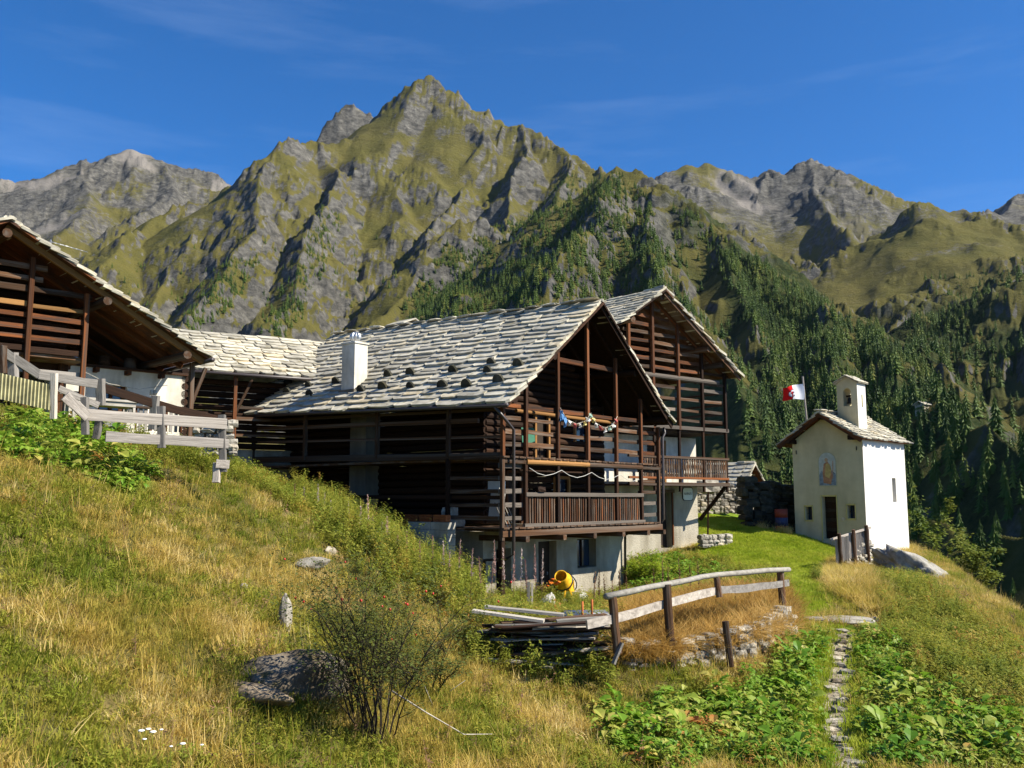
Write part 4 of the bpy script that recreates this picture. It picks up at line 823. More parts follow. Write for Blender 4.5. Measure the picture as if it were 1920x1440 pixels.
be = obj('bell', bell(), bt, (-1.05, 1.35, 7.1)); tube('bell_clapper', [(0, 0, .1), (0, 0, -.08)], .02, 'metal', be); timber('bell_yoke', (-.2, 0, .36), (.2, 0, .36), .07, .09, 'dark', be)
for z in (6.35, 6.0): timber('turret_tie', (-1.75, .97, z), (-1.3, .97, z-.02), .03, .03, 'black', bt)
for k in range(26): stone_piece('plinth_stone', (random.uniform(-.9, -.02), -.06, random.uniform(-.75, .1)), (random.uniform(.15, .35), .12, random.uniform(.1, .2)), 'stone', hc)
for k in range(24): stone_piece('plinth_stone', (.06, random.uniform(.0, 2.2), random.uniform(-.75, -.05)), (.12, random.uniform(.15, .35), random.uniform(.1, .2)), 'stone', hc)

# ================================================================ small stone hut behind the lawn, and two huts on the far slope
def hut(name, P, rot, w, l, hgt, rise, label, ns_, seed):
    e = empty(name, P, rot, label, 'hut'); Fm = frame_of(e)
    wall_panel('wall', (0, 0, -1), (1, 0, 0), (0, 1, 0), w, hgt+1, .3, [], 'stone', e, lambda a: hgt+1+rise*(1-abs(a-w/2)/(w/2))); box('side_wall', 0, .3, .3, l, -1, hgt, 'stone', e); box('side_wall', w-.3, w, .3, l, -1, hgt, 'stone', e); box('back_wall', .3, w-.3, l-.3, l, -1, hgt, 'stone', e)
    k = rise/(w/2); ov = .45; a = deck('roof', [(-ov, -.5, hgt-ov*k+.1), (w/2, -.5, hgt+rise+.1), (w/2, l+.3, hgt+rise+.1), (-ov, l+.3, hgt-ov*k+.1)], .06, 'dark', e); c = deck('far_roof_slope', [(w/2, -.5, hgt+rise+.1), (w+ov, -.5, hgt-ov*k+.1), (w+ov, l+.3, hgt-ov*k+.1), (w/2, l+.3, hgt+rise+.1)], .06, 'red', e)
    roof_slabs(a, (-ov, -.5, hgt-ov*k+.1), (0, 1, 0), (w/2+ov, 0, rise+ov*k), l+.8, math.hypot(w/2+ov, rise+ov*k), .33, .7, .06, ns_, Fm, seed); roof_slabs(c, (w+ov, -.5, hgt-ov*k+.1), (0, 1, 0), (-w/2-ov, 0, rise+ov*k), 1.0, math.hypot(w/2+ov, rise+ov*k), .33, .8, .06, ns_//3, Fm, seed+1)
    for x in (.2, w/2, w-.2): timber('purlin', (x, -.4, hgt+rise*(1-abs(x-w/2)/(w/2))-.06), (x, .4, hgt+rise*(1-abs(x-w/2)/(w/2))-.06), .16, .16, 'gold', e, True)
    return e
hut('stone_hut', W(1378, 935, 50), math.radians(48), 3.0, 4.5, .35, 1.5, 'small pale stone hut with slab roof beyond the lawn', 80, 51)
for P, rot, lab, sd in ((mhit(1733, 768), .6, 'tiny grey alpine hut standing on the wooded far slope above the chapel', 61),):
    e = empty('alpine_hut', P, rot, lab, 'hut'); obj('wall', box_mesh('wall', -5, 5, -3, 3, -9, 3.2, M['rough']), e); deck('roof', [(-6, -4, 2.4), (6, -4, 2.4), (6, 0, 4.8), (-6, 0, 4.8)], .3, 'slab', e); deck('roof', [(-6, 4, 2.4), (6, 4, 2.4), (6, 0, 4.8), (-6, 0, 4.8)], .3, 'slab', e)
# ================================================================ vegetation materials and meshes
def leafmat(name, stops, trans=.25, scale=.5, rough=.7, hue=None):
    m, ns, ls, b = new_mat(name, rough, .25); geo = ns.new('ShaderNodeNewGeometry'); oi = ns.new('ShaderNodeObjectInfo')
    n = tex(ns, ls, geo.outputs['Position'], scale, 3, .55); ad = ns.new('ShaderNodeMath'); ad.operation = 'MULTIPLY_ADD'
    ls.new(oi.outputs['Random'], ad.inputs[0]); ad.inputs[1].default_value = .55; s2 = ns.new('ShaderNodeMath'); s2.operation = 'MULTIPLY_ADD'; ls.new(n.outputs[0], s2.inputs[0]); s2.inputs[1].default_value = 1.3; s2.inputs[2].default_value = -.42
    ls.new(s2.outputs[0], ad.inputs[2]); r = ramp(ns, stops); ls.new(ad.outputs[0], r.inputs[0]); ls.new(r.outputs[0], b.inputs['Base Color'])
    if trans:
        t = ns.new('ShaderNodeBsdfTranslucent'); ls.new(r.outputs[0], t.inputs[0]); mx = ns.new('ShaderNodeMixShader'); mx.inputs[0].default_value = trans
        ls.new(b.outputs[0], mx.inputs[1]); ls.new(t.outputs[0], mx.inputs[2]); ls.new(mx.outputs[0], ns['Material Output'].inputs[0])
    return m
M['dry'] = leafmat('grass_dry', [(.1, (.26,.24,.032)), (.35, (.43,.34,.06)), (.6, (.58,.41,.10)), (.85, (.72,.57,.24))], .45)
M['grn'] = leafmat('grass_green', [(.1, (.13,.18,.016)), (.45, (.24,.27,.026)), (.8, (.39,.34,.05))], .45)
M['lwn'] = leafmat('grass_lawn', [(.1, (.23,.31,.016)), (.5, (.34,.41,.03)), (.9, (.48,.48,.07))], .5)
M['rust'] = leafmat('grass_rust', [(.1, (.27,.16,.03)), (.5, (.45,.26,.055)), (.9, (.58,.38,.12))], .45)
M['dockl'] = leafmat('dock_leaf', [(.1, (.08,.19,.012)), (.45, (.17,.30,.022)), (.72, (.30,.36,.05)), (.88, (.48,.42,.10)), (.97, (.45,.16,.04))], .4, .9, .5)
M['weed'] = leafmat('weed_leaf', [(.1, (.12,.16,.016)), (.45, (.22,.25,.028)), (.75, (.36,.33,.05)), (.95, (.42,.22,.05))], .45, .8)
M['stem'] = leafmat('stem_brown', [(.1, (.10,.055,.03)), (.9, (.24,.13,.06))], 0)
M['needle'] = leafmat('conifer_needles', [(.02, (.026,.052,.009)), (.35, (.055,.098,.013)), (.7, (.10,.145,.02)), (.98, (.19,.19,.03))], .3, .012)
M['bark'] = flat('bark', (.09,.07,.055), .9, .1); M['broad'] = leafmat('broad_leaf', [(.1, (.06,.11,.012)), (.6, (.13,.18,.02)), (.95, (.22,.22,.035))], .35, .4)
def blades(seed, n, h, spread, bend, wid, mat, lean=(0, 0)):
    r = random.Random(seed); V = []; Fc = []
    for i in range(n):
        a = r.uniform(0, 6.283); d = spread*math.sqrt(r.random()); x, y = d*math.cos(a), d*math.sin(a); hh = h*r.uniform(.45, 1.1); da = a+r.uniform(-1.2, 1.2); bd = bend*r.uniform(.3, 1.2)*hh
        dx, dy = math.cos(da)*bd+lean[0]*hh, math.sin(da)*bd+lean[1]*hh; w = wid*r.uniform(.6, 1.3); px_, py_ = -math.sin(da+r.uniform(-.6, .6))*w, math.cos(da)*w; b0 = len(V)
        for t, ww in ((0, 1), (.5, .8)): 
            z = hh*(t*1.05-.22*bend*t*t); V += [(x+dx*t*t-px_*ww, y+dy*t*t-py_*ww, z-.02), (x+dx*t*t+px_*ww, y+dy*t*t+py_*ww, z-.02)]
        V.append((x+dx, y+dy, hh*(1.0-.35*bend))); Fc += [(b0, b0+1, b0+3, b0+2), (b0+2, b0+3, b0+4)]
    return mesh('grass_tuft', V, Fc, M[mat])
def leaf(V, Fc, base, d, up, L, w, fold=.25, droop=.4):          # broad leaf, 6 faces, folded along its rib
    d = Vector(d).normalized(); s = d.cross(Vector((0, 0, 1))).normalized(); b0 = len(V); base = Vector(base)
    for t, ww in ((0, .12), (.35, 1), (.7, .8), (1, .05)):
        c = base+d*(L*t)+Vector((0, 0, 1))*(up*L*t-droop*L*t*t); V += [c-s*(w*ww)+Vector((0, 0, fold*w*ww)), c, c+s*(w*ww)+Vector((0, 0, fold*w*ww))]
    for i in range(3): a = b0+i*3; Fc += [(a, a+1, a+4, a+3), (a+1, a+2, a+5, a+4)]
def dock(seed, n=9, L=.20, H=.22, mat='dockl'):
    r = random.Random(seed); V = []; Fc = []
    for i in range(n):
        a = r.uniform(0, 6.283); d = (math.cos(a), math.sin(a), 0); z = H*r.uniform(.2, 1); o = r.uniform(.0, .09); l = L*r.uniform(.6, 1.25)
        leaf(V, Fc, (d[0]*o, d[1]*o, z), d, r.uniform(-.1, .75), l, l*r.uniform(.26, .40), r.uniform(.1, .5), r.uniform(.2, .9))
    return mesh('dock_plant', V, Fc, M[mat])
def weed(seed, n=46, H=.55, L=.07, mat='weed', stems=5):
    r = random.Random(seed); V = []; Fc = []
    for s in range(stems):
        a = r.uniform(0, 6.283); tx, ty = math.cos(a)*r.uniform(.02, .2), math.sin(a)*r.uniform(.02, .2); hh = H*r.uniform(.6, 1.15)
        b0 = len(V); V += [(tx*.2-.004, ty*.2, -.03), (tx*.2+.004, ty*.2, -.03), (tx+.003, ty, hh)]; Fc.append((b0, b0+1, b0+2))
        for i in range(n//stems):
            t = r.uniform(.12, 1); an = r.uniform(0, 6.283); d = (math.cos(an), math.sin(an), 0); leaf(V, Fc, (tx*(.2+.8*t), ty*(.2+.8*t), hh*t), d, r.uniform(-.1, .7), L*r.uniform(.6, 1.3), L*r.uniform(.14, .26), .3, .5)
    return mesh('weed_plant', V, Fc, M[mat])
def conifer(seed, tiers, spokes, mat='needle', slim=.2):
    r = random.Random(seed); V = []; Fc = []
    for i in range(tiers):
        t = i/(tiers-1); z1 = .10+.88*t; z0 = z1-.16*(1-.5*t)*r.uniform(.8, 1.15); rad = slim*(1-t)**.85*r.uniform(.72, 1.15)+.012; c = len(V); off = r.uniform(0, 6.28); lx, ly = r.uniform(-.012, .012), r.uniform(-.012, .012)
        V.append((lx, ly, z1+.05*(1-t)+.02))
        for k in range(spokes*2):
            a = off+math.pi*k/spokes+r.uniform(-.12, .12); q = rad*(r.uniform(.78, 1.25) if k % 2 == 0 else r.uniform(.38, .6)); V.append((lx+q*math.cos(a), ly+q*math.sin(a), (z0 if k % 2 == 0 else z0+.06*(1-t)+.015)+r.uniform(-.015, .015)))
        n = spokes*2; Fc += [(c, c+1+k, c+1+(k+1) % n) for k in range(n)]
    return V, Fc
def trunk(h=.9, r0=.018):
    V = [(r0*(1-z)*math.cos(1.047*k), r0*(1-z)*math.sin(1.047*k), z*h-.06*(z == 0)) for z in (0, .5, .98) for k in range(6)]; return V, [(i*6+k, i*6+(k+1) % 6, i*6+6+(k+1) % 6, i*6+6+k) for i in range(2) for k in range(6)]
def with_trunk(name, c):
    V, Fc = c; tv, tf = trunk(); m = mesh(name, V+tv, Fc+[tuple(len(V)+i for i in f) for f in tf], M['needle']); m.materials.append(M['bark'])
    for p in m.polygons[len(Fc):]: p.material_index = 1
    return m
# scatter one object of uncountable growth: points carry rotation, size and which plant
def scatter(name, P, rot, scl, idx, variants):
    c = bpy.data.collections.new(name+'_kinds')
    for i, v in enumerate(variants): c.objects.link(bpy.data.objects.new('%s_kind_%02d' % (name, i), v))
    me = bpy.data.meshes.new(name); me.vertices.add(len(P)); me.vertices.foreach_set('co', np.ascontiguousarray(P, np.float32).ravel())
    a = me.attributes.new('rot', 'FLOAT_VECTOR', 'POINT'); a.data.foreach_set('vector', np.ascontiguousarray(rot, np.float32).ravel())
    a = me.attributes.new('scl', 'FLOAT', 'POINT'); a.data.foreach_set('value', np.ascontiguousarray(scl, np.float32)); a = me.attributes.new('idx', 'INT', 'POINT'); a.data.foreach_set('value', np.ascontiguousarray(idx, np.int32))
    o = obj(name, me); ng = bpy.data.node_groups.new(name, 'GeometryNodeTree'); ng.interface.new_socket('Geometry', in_out='INPUT', socket_type='NodeSocketGeometry'); ng.interface.new_socket('Geometry', in_out='OUTPUT', socket_type='NodeSocketGeometry')
    n = ng.nodes; l = ng.links; gi = n.new('NodeGroupInput'); go = n.new('NodeGroupOutput'); ip = n.new('GeometryNodeInstanceOnPoints'); ci = n.new('GeometryNodeCollectionInfo')
    ci.inputs['Collection'].default_value = c; ci.inputs['Separate Children'].default_value = True; ci.inputs['Reset Children'].default_value = True; ip.inputs['Pick Instance'].default_value = True
    def na(t, nm): q = n.new('GeometryNodeInputNamedAttribute'); q.data_type = t; q.inputs[0].default_value = nm; return [s for s in q.outputs if s.enabled and s.name == 'Attribute'][0]
    er = n.new('FunctionNodeEulerToRotation'); l.new(na('FLOAT_VECTOR', 'rot'), er.inputs[0]); l.new(er.outputs[0], ip.inputs['Rotation']); l.new(na('FLOAT', 'scl'), ip.inputs['Scale']); l.new(na('INT', 'idx'), ip.inputs['Instance Index'])
    mtp = n.new('GeometryNodeMeshToPoints'); l.new(gi.outputs[0], mtp.inputs[0]); l.new(mtp.outputs[0], ip.inputs['Points']); l.new(ci.outputs[0], ip.inputs['Instance']); l.new(ip.outputs[0], go.inputs[0])
    md = o.modifiers.new('scatter', 'NODES'); md.node_group = ng; return o

# ================================================================ forest on the mountains
FOREST = [(1.0, [(760,575),(800,500),(850,450),(915,440),(940,490),(1000,470),(1060,420),(1120,350),(1160,325),(1215,370),(1235,440),(1245,520),(1225,565),(1100,600),(860,640),(740,640)]),
 (1.3, [(1395,900),(1405,760),(1450,690),(1400,600),(1350,500),(1300,430),(1240,385),(1300,408),(1450,512),(1560,575),(1650,622),(1730,690),(1790,760),(1820,830),(1760,850),(1720,900),(1705,1050),(1395,1000)]),
 (.55, [(340,625),(370,540),(420,490),(470,470),(490,500),(440,560),(400,625)]), (.55, [(480,640),(520,560),(570,480),(600,390),(640,400),(620,480),(580,560),(540,640)]),
 (.25, [(1235,440),(1300,430),(1360,560),(1420,680),(1400,800),(1300,700),(1230,560)]), (.5, [(1705,960),(1730,880),(1800,830),(1925,860),(1925,1220),(1800,1120),(1705,1060)]),
 (.22, [(1740,520),(1925,480),(1925,860),(1800,800),(1720,670)]), (.05, [(120,520),(400,450),(700,420),(760,560),(330,640)]), (.9, [(1700,600),(1800,570),(1830,640),(1760,720),(1700,660)]), (.5, [(880,440),(1000,400),(1060,330),(1130,330),(1100,400),(980,470)])]
cell = np.linalg.norm(np.cross(du, dv), axis=-1); E_ = MZ/R; vis = E_ >= np.maximum.accumulate(E_, axis=0)-.004
clump = smooth(-.12, .16, fbm(MX/75, MY/75, 4)+.10); dens = np.zeros(MX.shape)
for wgt_, poly in FOREST: dens = np.maximum(dens, wgt_*in_poly(mpx, mpy, poly))
dens = dens*np.where(dens > .4, .25+.75*clump, clump**2)*smooth(.62, .45, steep)*vis*smooth(.05, .3, 1-rock*.5)
pr = (cell*dens); tot = pr.sum(); NT = min(11000, int(tot/42)); print('trees', NT)
pick = rng.choice(pr.size, NT, p=(pr/tot).ravel()); tx = MX.ravel()[pick]+rng.normal(0, 3, NT); ty = MY.ravel()[pick]+rng.normal(0, 3, NT); tz = MZ.ravel()[pick]-.3
# re-seat on the surface by nearest cell after the jitter
tz = np.minimum(tz, mountain_z(tx, ty)[0])-.2
th = np.clip(rng.lognormal(2.45, .36, NT), 4, 22)*np.where(R.ravel()[pick] > 1700, .8, 1.0); rot_ = np.zeros((NT, 3)); rot_[:, 2] = rng.uniform(0, 6.28, NT)
CON = [with_trunk('conifer_far', conifer(i, 8, 6, slim=s)) for i, s in enumerate((.19, .23, .28, .21, .33))]; CONN = [conifer(40+i, 15, 9, slim=s) for i, s in enumerate((.20, .24, .28))]
CNEAR = [(mesh('crown', *c, M['needle']), mesh('trunk', *trunk(), M['bark'])) for c in CONN]
size = th/np.hypot(tx, ty); order = np.argsort(-size); big = order[:300]; rest = order[300:]
sc_ = scatter('forest', np.stack([tx, ty, tz], 1)[rest], rot_[rest], th[rest], rng.integers(0, 5, len(rest)), CON); tag(sc_, 'dense dark green conifer forest over the mountain slopes', 'forest', kind='stuff')
for j, i in enumerate(big):
    px_, py_, _d = to_px(np.array([tx[i], ty[i], tz[i]])); where = 'in the gorge to the right of the chapel' if px_ > 1700 else ('on the steep slope directly behind the chapel' if px_ > 1440 else 'on the rocky slope behind the rear chalet')
    lab, grp = 'dark green conifer '+where, 'conifers '+where
    if j < 90:
        e = empty('conifer_tree', (tx[i], ty[i], tz[i]), rot_[i, 2], lab, 'tree', grp); e.scale = (th[i],)*3; k = j % 3; obj('crown', CNEAR[k][0], e); obj('trunk', CNEAR[k][1], e)
    else: tag(obj('conifer_tree', CON[j % 5], None, (tx[i], ty[i], tz[i]), (0, 0, rot_[i, 2]), th[i]), lab, 'tree', grp)

# ================================================================ near vegetation
WALLTOP = [(1160,1195),(1165,1150),(1250,1135),(1340,1112),(1470,1110),(1492,1170),(1470,1205),(1400,1215),(1300,1190),(1200,1200)]
CREST = [(440,862),(520,880),(640,938),(760,1000),(880,1080),(905,1140),(850,1160),(700,1110),(600,1010),(500,935),(430,900)]
WEEDY = [CREST, [(1640,1080),(1720,1085),(1925,1235),(1925,1345),(1820,1330),(1720,1290),(1660,1195)], [(860,1200),(900,1150),(1010,1120),(1170,1115),(1150,1290),(1060,1300),(880,1250)], [(0,700),(95,740),(300,810),(430,860),(420,900),(280,870),(120,800),(0,800)], [(940,1100),(1180,1110),(1160,1160),(950,1150)], [(1180,1045),(1350,1045),(1470,1085),(1470,1110),(1340,1110),(1180,1130)], [(1490,1010),(1560,1050),(1530,1100)]]
GOLD = [[(1540,1040),(1600,1045),(1650,1090),(1690,1160),(1640,1160),(1570,1120)], [(1640,1040),(1720,1030),(1700,1075)], [(1370,985),(1300,965),(1310,940),(1400,945),(1490,1005)]]
n_c = 210000; cx_ = rng.uniform(-15, 24, n_c); cy_ = rng.uniform(5, 47, n_c); cz_ = ground_z(cx_, cy_); cpx, cpy, cd_ = to_px(np.stack([cx_, cy_, cz_], 1))
def inside_house(x, y):
    m = np.zeros(x.shape, bool)
    for Fm, x0, x1, y0, y1 in ((F1, -.2, 8.2, 1.3, 12.6), (F2, -5.2, .1, -.1, 8), (F3, -6, 3.8, .4, 8), (F4, -1.5, 7, .8, 7), (FCm, -3.5, .02, -.02, 5)):
        iv = np.array(Fm.inverted()); q = iv[:2, :2]@np.stack([x, y])+iv[:2, 3:4]; m |= (q[0] > x0) & (q[0] < x1) & (q[1] > y0) & (q[1] < y1)
    return m
ok = (cpx > -80) & (cpx < 2000) & (cpy < 1560) & (edge_dist(cx_, cy_) < 6) & ~inside_house(cx_, cy_)
cx_, cy_, cz_, cpx, cpy, cd_ = [v[ok] for v in (cx_, cy_, cz_, cpx, cpy, cd_)]
lw, dk, pd = zones(cx_, cy_, cz_); anyp = lambda L: np.any([in_poly(cpx, cpy, p) for p in L], 0)
wdy, gld, wtp = anyp(WEEDY), anyp(GOLD), in_poly(cpx, cpy, WALLTOP); u = rng.random(len(cx_)); pt = noise2(cx_*.55, cy_*.55)+.5*noise2(cx_*1.6, cy_*1.6)
bld = in_poly(cpx, cpy, [(430,1290),(470,1270),(530,1245),(590,1250),(620,1290),(590,1310),(480,1308)])
def put(name, sel, variants, smin, smax, label, cat, tilt=.15, pick_=None):
    k = np.nonzero(sel)[0]; n = len(k); rot = np.stack([rng.normal(0, tilt, n), rng.normal(0, tilt, n), rng.uniform(0, 6.28, n)], 1)
    o = scatter(name, np.stack([cx_[k], cy_[k], cz_[k]], 1), rot, rng.uniform(smin, smax, n), rng.integers(0, len(variants), n) if pick_ is None else pick_[k], variants); print(name, n); return tag(o, label, cat, kind='stuff')
DRY = [blades(i, 34, .19, .16, 1.0, .0045, 'dry') for i in range(5)]+[blades(20, 7, .42, .10, .6, .0035, 'dry')]; GRN = [blades(30+i, 30, .15, .15, .8, .006, 'grn') for i in range(3)]+[weed(60, 30, .16, .05, 'grn', 4)]
free = ~lw & ~dk & ~wdy & ~gld & ~wtp & (pd > .25) & ~bld
near = np.clip(13/cd_, .45, 1)
isdry = pt+rng.normal(0, .2, len(pt))+.15*noise2(cx_*4, cy_*4) > -.02
SEED = [blades(300+i, 5, .5, .12, .35, .003, 'dry') for i in range(2)]+[weed(310, 14, .35, .045, 'stem', 3), weed(311, 24, .25, .05, 'weed', 4)]
put('meadow_stalks', free & (u > .94), SEED, .6, 1.3, 'dry seed stalks and leafy herbs scattered through the meadow', 'grass', .2)
put('dry_grass', free & isdry & (u < .78*near), DRY, .65, 1.25, 'dry straw coloured meadow grass on the slope', 'grass', .25)
put('green_grass', free & ~isdry & (u < .9*near), GRN, .6, 1.3, 'green tufts between the dry meadow grass', 'grass', .2)
LWN = [blades(70+i, 40, .10, .17, .5, .006, 'lwn') for i in range(3)]
put('lawn_grass', lw & (u < .98), LWN, .7, 1.4, 'short bright green lawn in front of the chapel', 'grass', .1)
put('dock_plants', (dk & (pd > .30) & (u < .5)), [dock(i, 9, L_, H_) for i, (L_, H_) in enumerate(((.12, .16), (.14, .24), (.10, .2), (.15, .28), (.12, .12)))]+[weed(77, 36, .3, .06, 'dockl', 5), weed(78, 30, .42, .07, 'weed', 4)], .55, 1.2, 'broad leaved green docks covering the slope beside the path', 'ground cover', .25)
put('dock_undergrowth', (dk & (pd > .25) & (u > .8)), GRN, .5, 1.0, 'fine green growth under the dock leaves', 'grass')
put('weeds', (wdy & ~lw & ~dk & (u < .42)), [weed(i, 44, H) for i, H in enumerate((.36, .45, .3, .5))], .6, 1.15, 'yellowing waist high weeds along the banks', 'weeds')
put('tall_weeds', (in_poly(cpx, cpy, [(540,915),(640,945),(760,1005),(885,1090),(905,1150),(840,1150),(700,1060),(590,980)]) & (u < .16)), [weed(120+i, 60, H, .085) for i, H in enumerate((.75, .9))], .6, 1.1, 'tall yellow green weeds on the bank against the chalet', 'weeds', .12)
put('weed_grass', (wdy & ~lw & ~dk & (u > .62)), DRY+GRN, .6, 1.1, 'mixed grass among the weeds', 'grass', .2)
put('golden_grass', ((gld & ~dk & ~lw) & (u < .8)), [blades(80+i, 40, .42, .16, .8, .005, 'dry') for i in range(3)], .7, 1.3, 'golden dead grass on the banks by the chapel', 'grass', .3)
put('wall_weeds', (wtp & (u > .72)), GRN+[weed(130, 40, .3)], .6, 1.2, 'green growth between the rusty grass above the terrace wall', 'weeds')
put('rust_grass', (wtp & (u < .6)), [blades(90+i, 46, .5, .16, 1.0, .0045, 'rust') for i in range(3)], .7, 1.25, 'rusty brown grass hanging over the terrace wall', 'grass', .35)
put('path_fringe', ((pd > .2) & (pd < .5) & (u < .8) & (cpy > 1175)), LWN, .8, 1.6, 'short grass fringing the footpath', 'grass')

# tufts drooping over the edge of the terrace wall
wl3 = [W(1165, 1235, 14.5), W(1260, 1226, 14.9), W(1400, 1200, 15.8), W(1478, 1168, 17.5)]; nn = 150; tt = rng.uniform(0, 3, nn); ii = np.minimum(tt.astype(int), 2); w0 = np.array(wl3)[ii]; w1 = np.array(wl3)[ii+1]
wpt = w0+(w1-w0)*(tt-ii)[:, None]+np.stack([rng.normal(0, .05, nn), rng.uniform(-.02, .45, nn), rng.uniform(-.04, .10, nn)], 1)
tag(scatter('wall_grass', wpt, np.stack([rng.uniform(.1, .8, nn), rng.normal(0, .3, nn), rng.uniform(-.5, .5, nn)], 1), rng.uniform(.7, 1.2, nn), rng.integers(0, 3, nn), [blades(95+i, 50, .5, .15, 1.0, .0045, 'rust') for i in range(3)]), 'rusty dead grass drooping over the stone terrace wall', 'grass', kind='stuff')
# ================================================================ fences, walls and things in front
def WG(px, py, d):                                   # ground point below a view ray at a depth
    q = W(px, py, d); return Vector((q[0], q[1], gz(q[0], q[1])))
def wv(p): return Vector(tuple(map(float, W(*p))))
def bent_rail(name, pts, w, h, mat, parent, round_=True):
    me_pts = [wv(p) for p in pts]; V = []; Fc = []; n = 8 if round_ else 4; dense = []
    for a, c in zip(me_pts[:-1], me_pts[1:]): dense += [a+(c-a)*t for t in (0, .34, .67)]
    dense.append(me_pts[-1]); r = random.Random(len(pts)+int(pts[0][0]))
    for i, p in enumerate(dense):
        t = (dense[min(i+1, len(dense)-1)]-dense[max(i-1, 0)]).normalized(); s = t.cross(Vector((0, 0, 1))).normalized(); u_ = s.cross(t); g = r.uniform(.92, 1.08); p = p+Vector((0, 0, r.uniform(-.008, .008)))
        for k in range(n): a = 2*math.pi*(k+.5)/n; f = 1 if round_ else 1.414; V.append(p+s*(math.cos(a)*w/2*g*f)+u_*(math.sin(a)*h/2*g*f))
    for i in range(len(dense)-1):
        for k in range(n): Fc.append((i*n+k, i*n+(k+1) % n, i*n+n+(k+1) % n, i*n+n+k))
    Fc += [tuple(reversed(range(n))), tuple(range((len(dense)-1)*n, len(dense)*n))]; return obj(name, mesh(name, V, Fc, M[mat], round_), parent)
M['rail'] = M['greyp']
f1 = empty('rail_fence', (0, 0, 0), 0, 'weathered two rail wooden fence along the terrace wall above the docks', 'fence')
bent_rail('top_rail', [(1136,1119,14.1),(1255,1094,15.2),(1345,1077,16.4),(1479,1067,18.2)], .11, .10, 'greyp', f1)
bent_rail('lower_rail', [(1100,1172,13.9),(1155,1160,14.2),(1252,1130,15.15),(1345,1107,16.4)], .05, .14, 'grey', f1, False); bent_rail('lower_rail', [(1345,1106,16.45),(1400,1103,17.1),(1478,1093,18.2)], .05, .13, 'grey', f1, False)
for (a, c, w_) in (((1148,1119,14.2), (1158,1225,14.15), .14), ((1250,1096,15.1), (1263,1282,14.75), .15), ((1343,1079,16.4), (1349,1120,16.3), .12), ((1463,1069,18.1), (1470,1165,18.0), .15), ((1360,1165,15.3), (1370,1250,15.2), .12)): timber('post', wv(c), wv(a), w_, w_, 'brown', f1, True)
timber('prop', wv((1150,1245,14.0)), wv((1166,1205,14.1)), .09, .04, 'grey', f1)
bent_rail('wire_tie', [(1250,1222,14.7),(1266,1221,14.7)], .02, .02, 'metal', f1)
# terrace wall of pale field stones
tw = empty('terrace_wall', wv((1280,1260,14.9)), 0, 'dry stone terrace wall of pale rubble below the rail fence', 'wall')
def stone_wall(parent, pts, h, size, mat, seed, depth=.35, taper=0):
    r = random.Random(seed); inv = frame_of(parent).inverted()
    for (a, c) in zip(pts[:-1], pts[1:]):
        d = (c-a); L = d.length; ang = math.atan2(d.y, d.x); z = 0.0
        while z < h:
            sh = size*r.uniform(.45, .9); x = r.uniform(0, size*.4)
            while x < L:
                sw = size*r.uniform(.7, 1.8); p = a+d*(min(1, (x+sw/2)/L))+Vector((0, 0, z+sh/2+r.uniform(-.02, .02)))+Vector((-math.sin(ang), math.cos(ang), 0))*(r.uniform(-.05, .05)+taper*z)
                stone_piece('stone', inv @ p, (sw*1.04, depth*r.uniform(.8, 1.1), sh*1.06), mat, parent, ang+r.uniform(-.12, .12)); x += sw
            z += sh*.93
def base(px, py, d, dz=-.1): q = wv((px, py, d)); q.z += dz; return q
stone_wall(tw, [base(1165, 1290, 14.6), base(1260, 1290, 15.0), base(1400, 1258, 15.9), base(1478, 1212, 17.6)], .82, .22, 'stone', 5)
# weathered board fences on the left bank
f2 = empty('board_fence', (0, 0, 0), 0, 'grey plank fence on the left bank in front of the low house', 'fence')
for a, c, w_ in (((158,777,14.6), (425,795,16.2), .185), ((198,818,14.8), (428,832,16.2), .17), ((405,869,16.0), (430,871,16.1), .15)): timber('plank', wv(a), wv(c), .035, w_, 'grey', f2)
timber('plank', wv((122,742,14.3)), wv((165,782,14.55)), .035, .17, 'grey', f2)
for a, c in (((159,745,14.65), (160,815,14.6)), ((302,762,15.5), (303,840,15.4)), ((416,778,16.25), (418,885,16.1)), ((186,790,14.8), (180,822,14.8)), ((407,868,16.1), (405,905,16.0))): timber('post', wv(c), wv(a), .12 if a[0] > 250 else .1, .1, 'grey', f2)
f3 = empty('stair_rail', (0, 0, 0), 0, 'sloping grey board handrail of the steps below the left chalet', 'handrail')
for a, c, w_, m_ in (((0,655,15.5), (72,702,16.2), .17, 'grey'), ((72,703,16.2), (182,720,17.0), .16, 'grey'), ((193,727,17.2), (300,760,18.2), .17, 'dark'), ((300,760,18.2), (418,790,19.3), .17, 'dark'), ((110,728,16.5), (185,760,17.0), .12, 'grey')): timber('plank', wv(a), wv(c), .04, w_, m_, f3)
for a, c, m_ in (((24,661,15.8), (25,720,15.8), 'grey'), ((188,710,17.1), (189,760,17.1), 'grey'), ((292,742,18.1), (286,805,18.1), 'grey'), ((2,648,15.4), (3,700,15.4), 'brown')): timber('post', wv(c), wv(a), .14, .14, m_, f3)
pl = timber('fence_post', wv((100,785,15.0)), wv((102,700,15.0)), .09, .09, 'greyp', None); tag(pl, 'pale leaning post at the end of the corrugated panel', 'post')
M['corr'] = flat('corrugated_plastic', (.36,.33,.18), .6, .2, 0, .3)
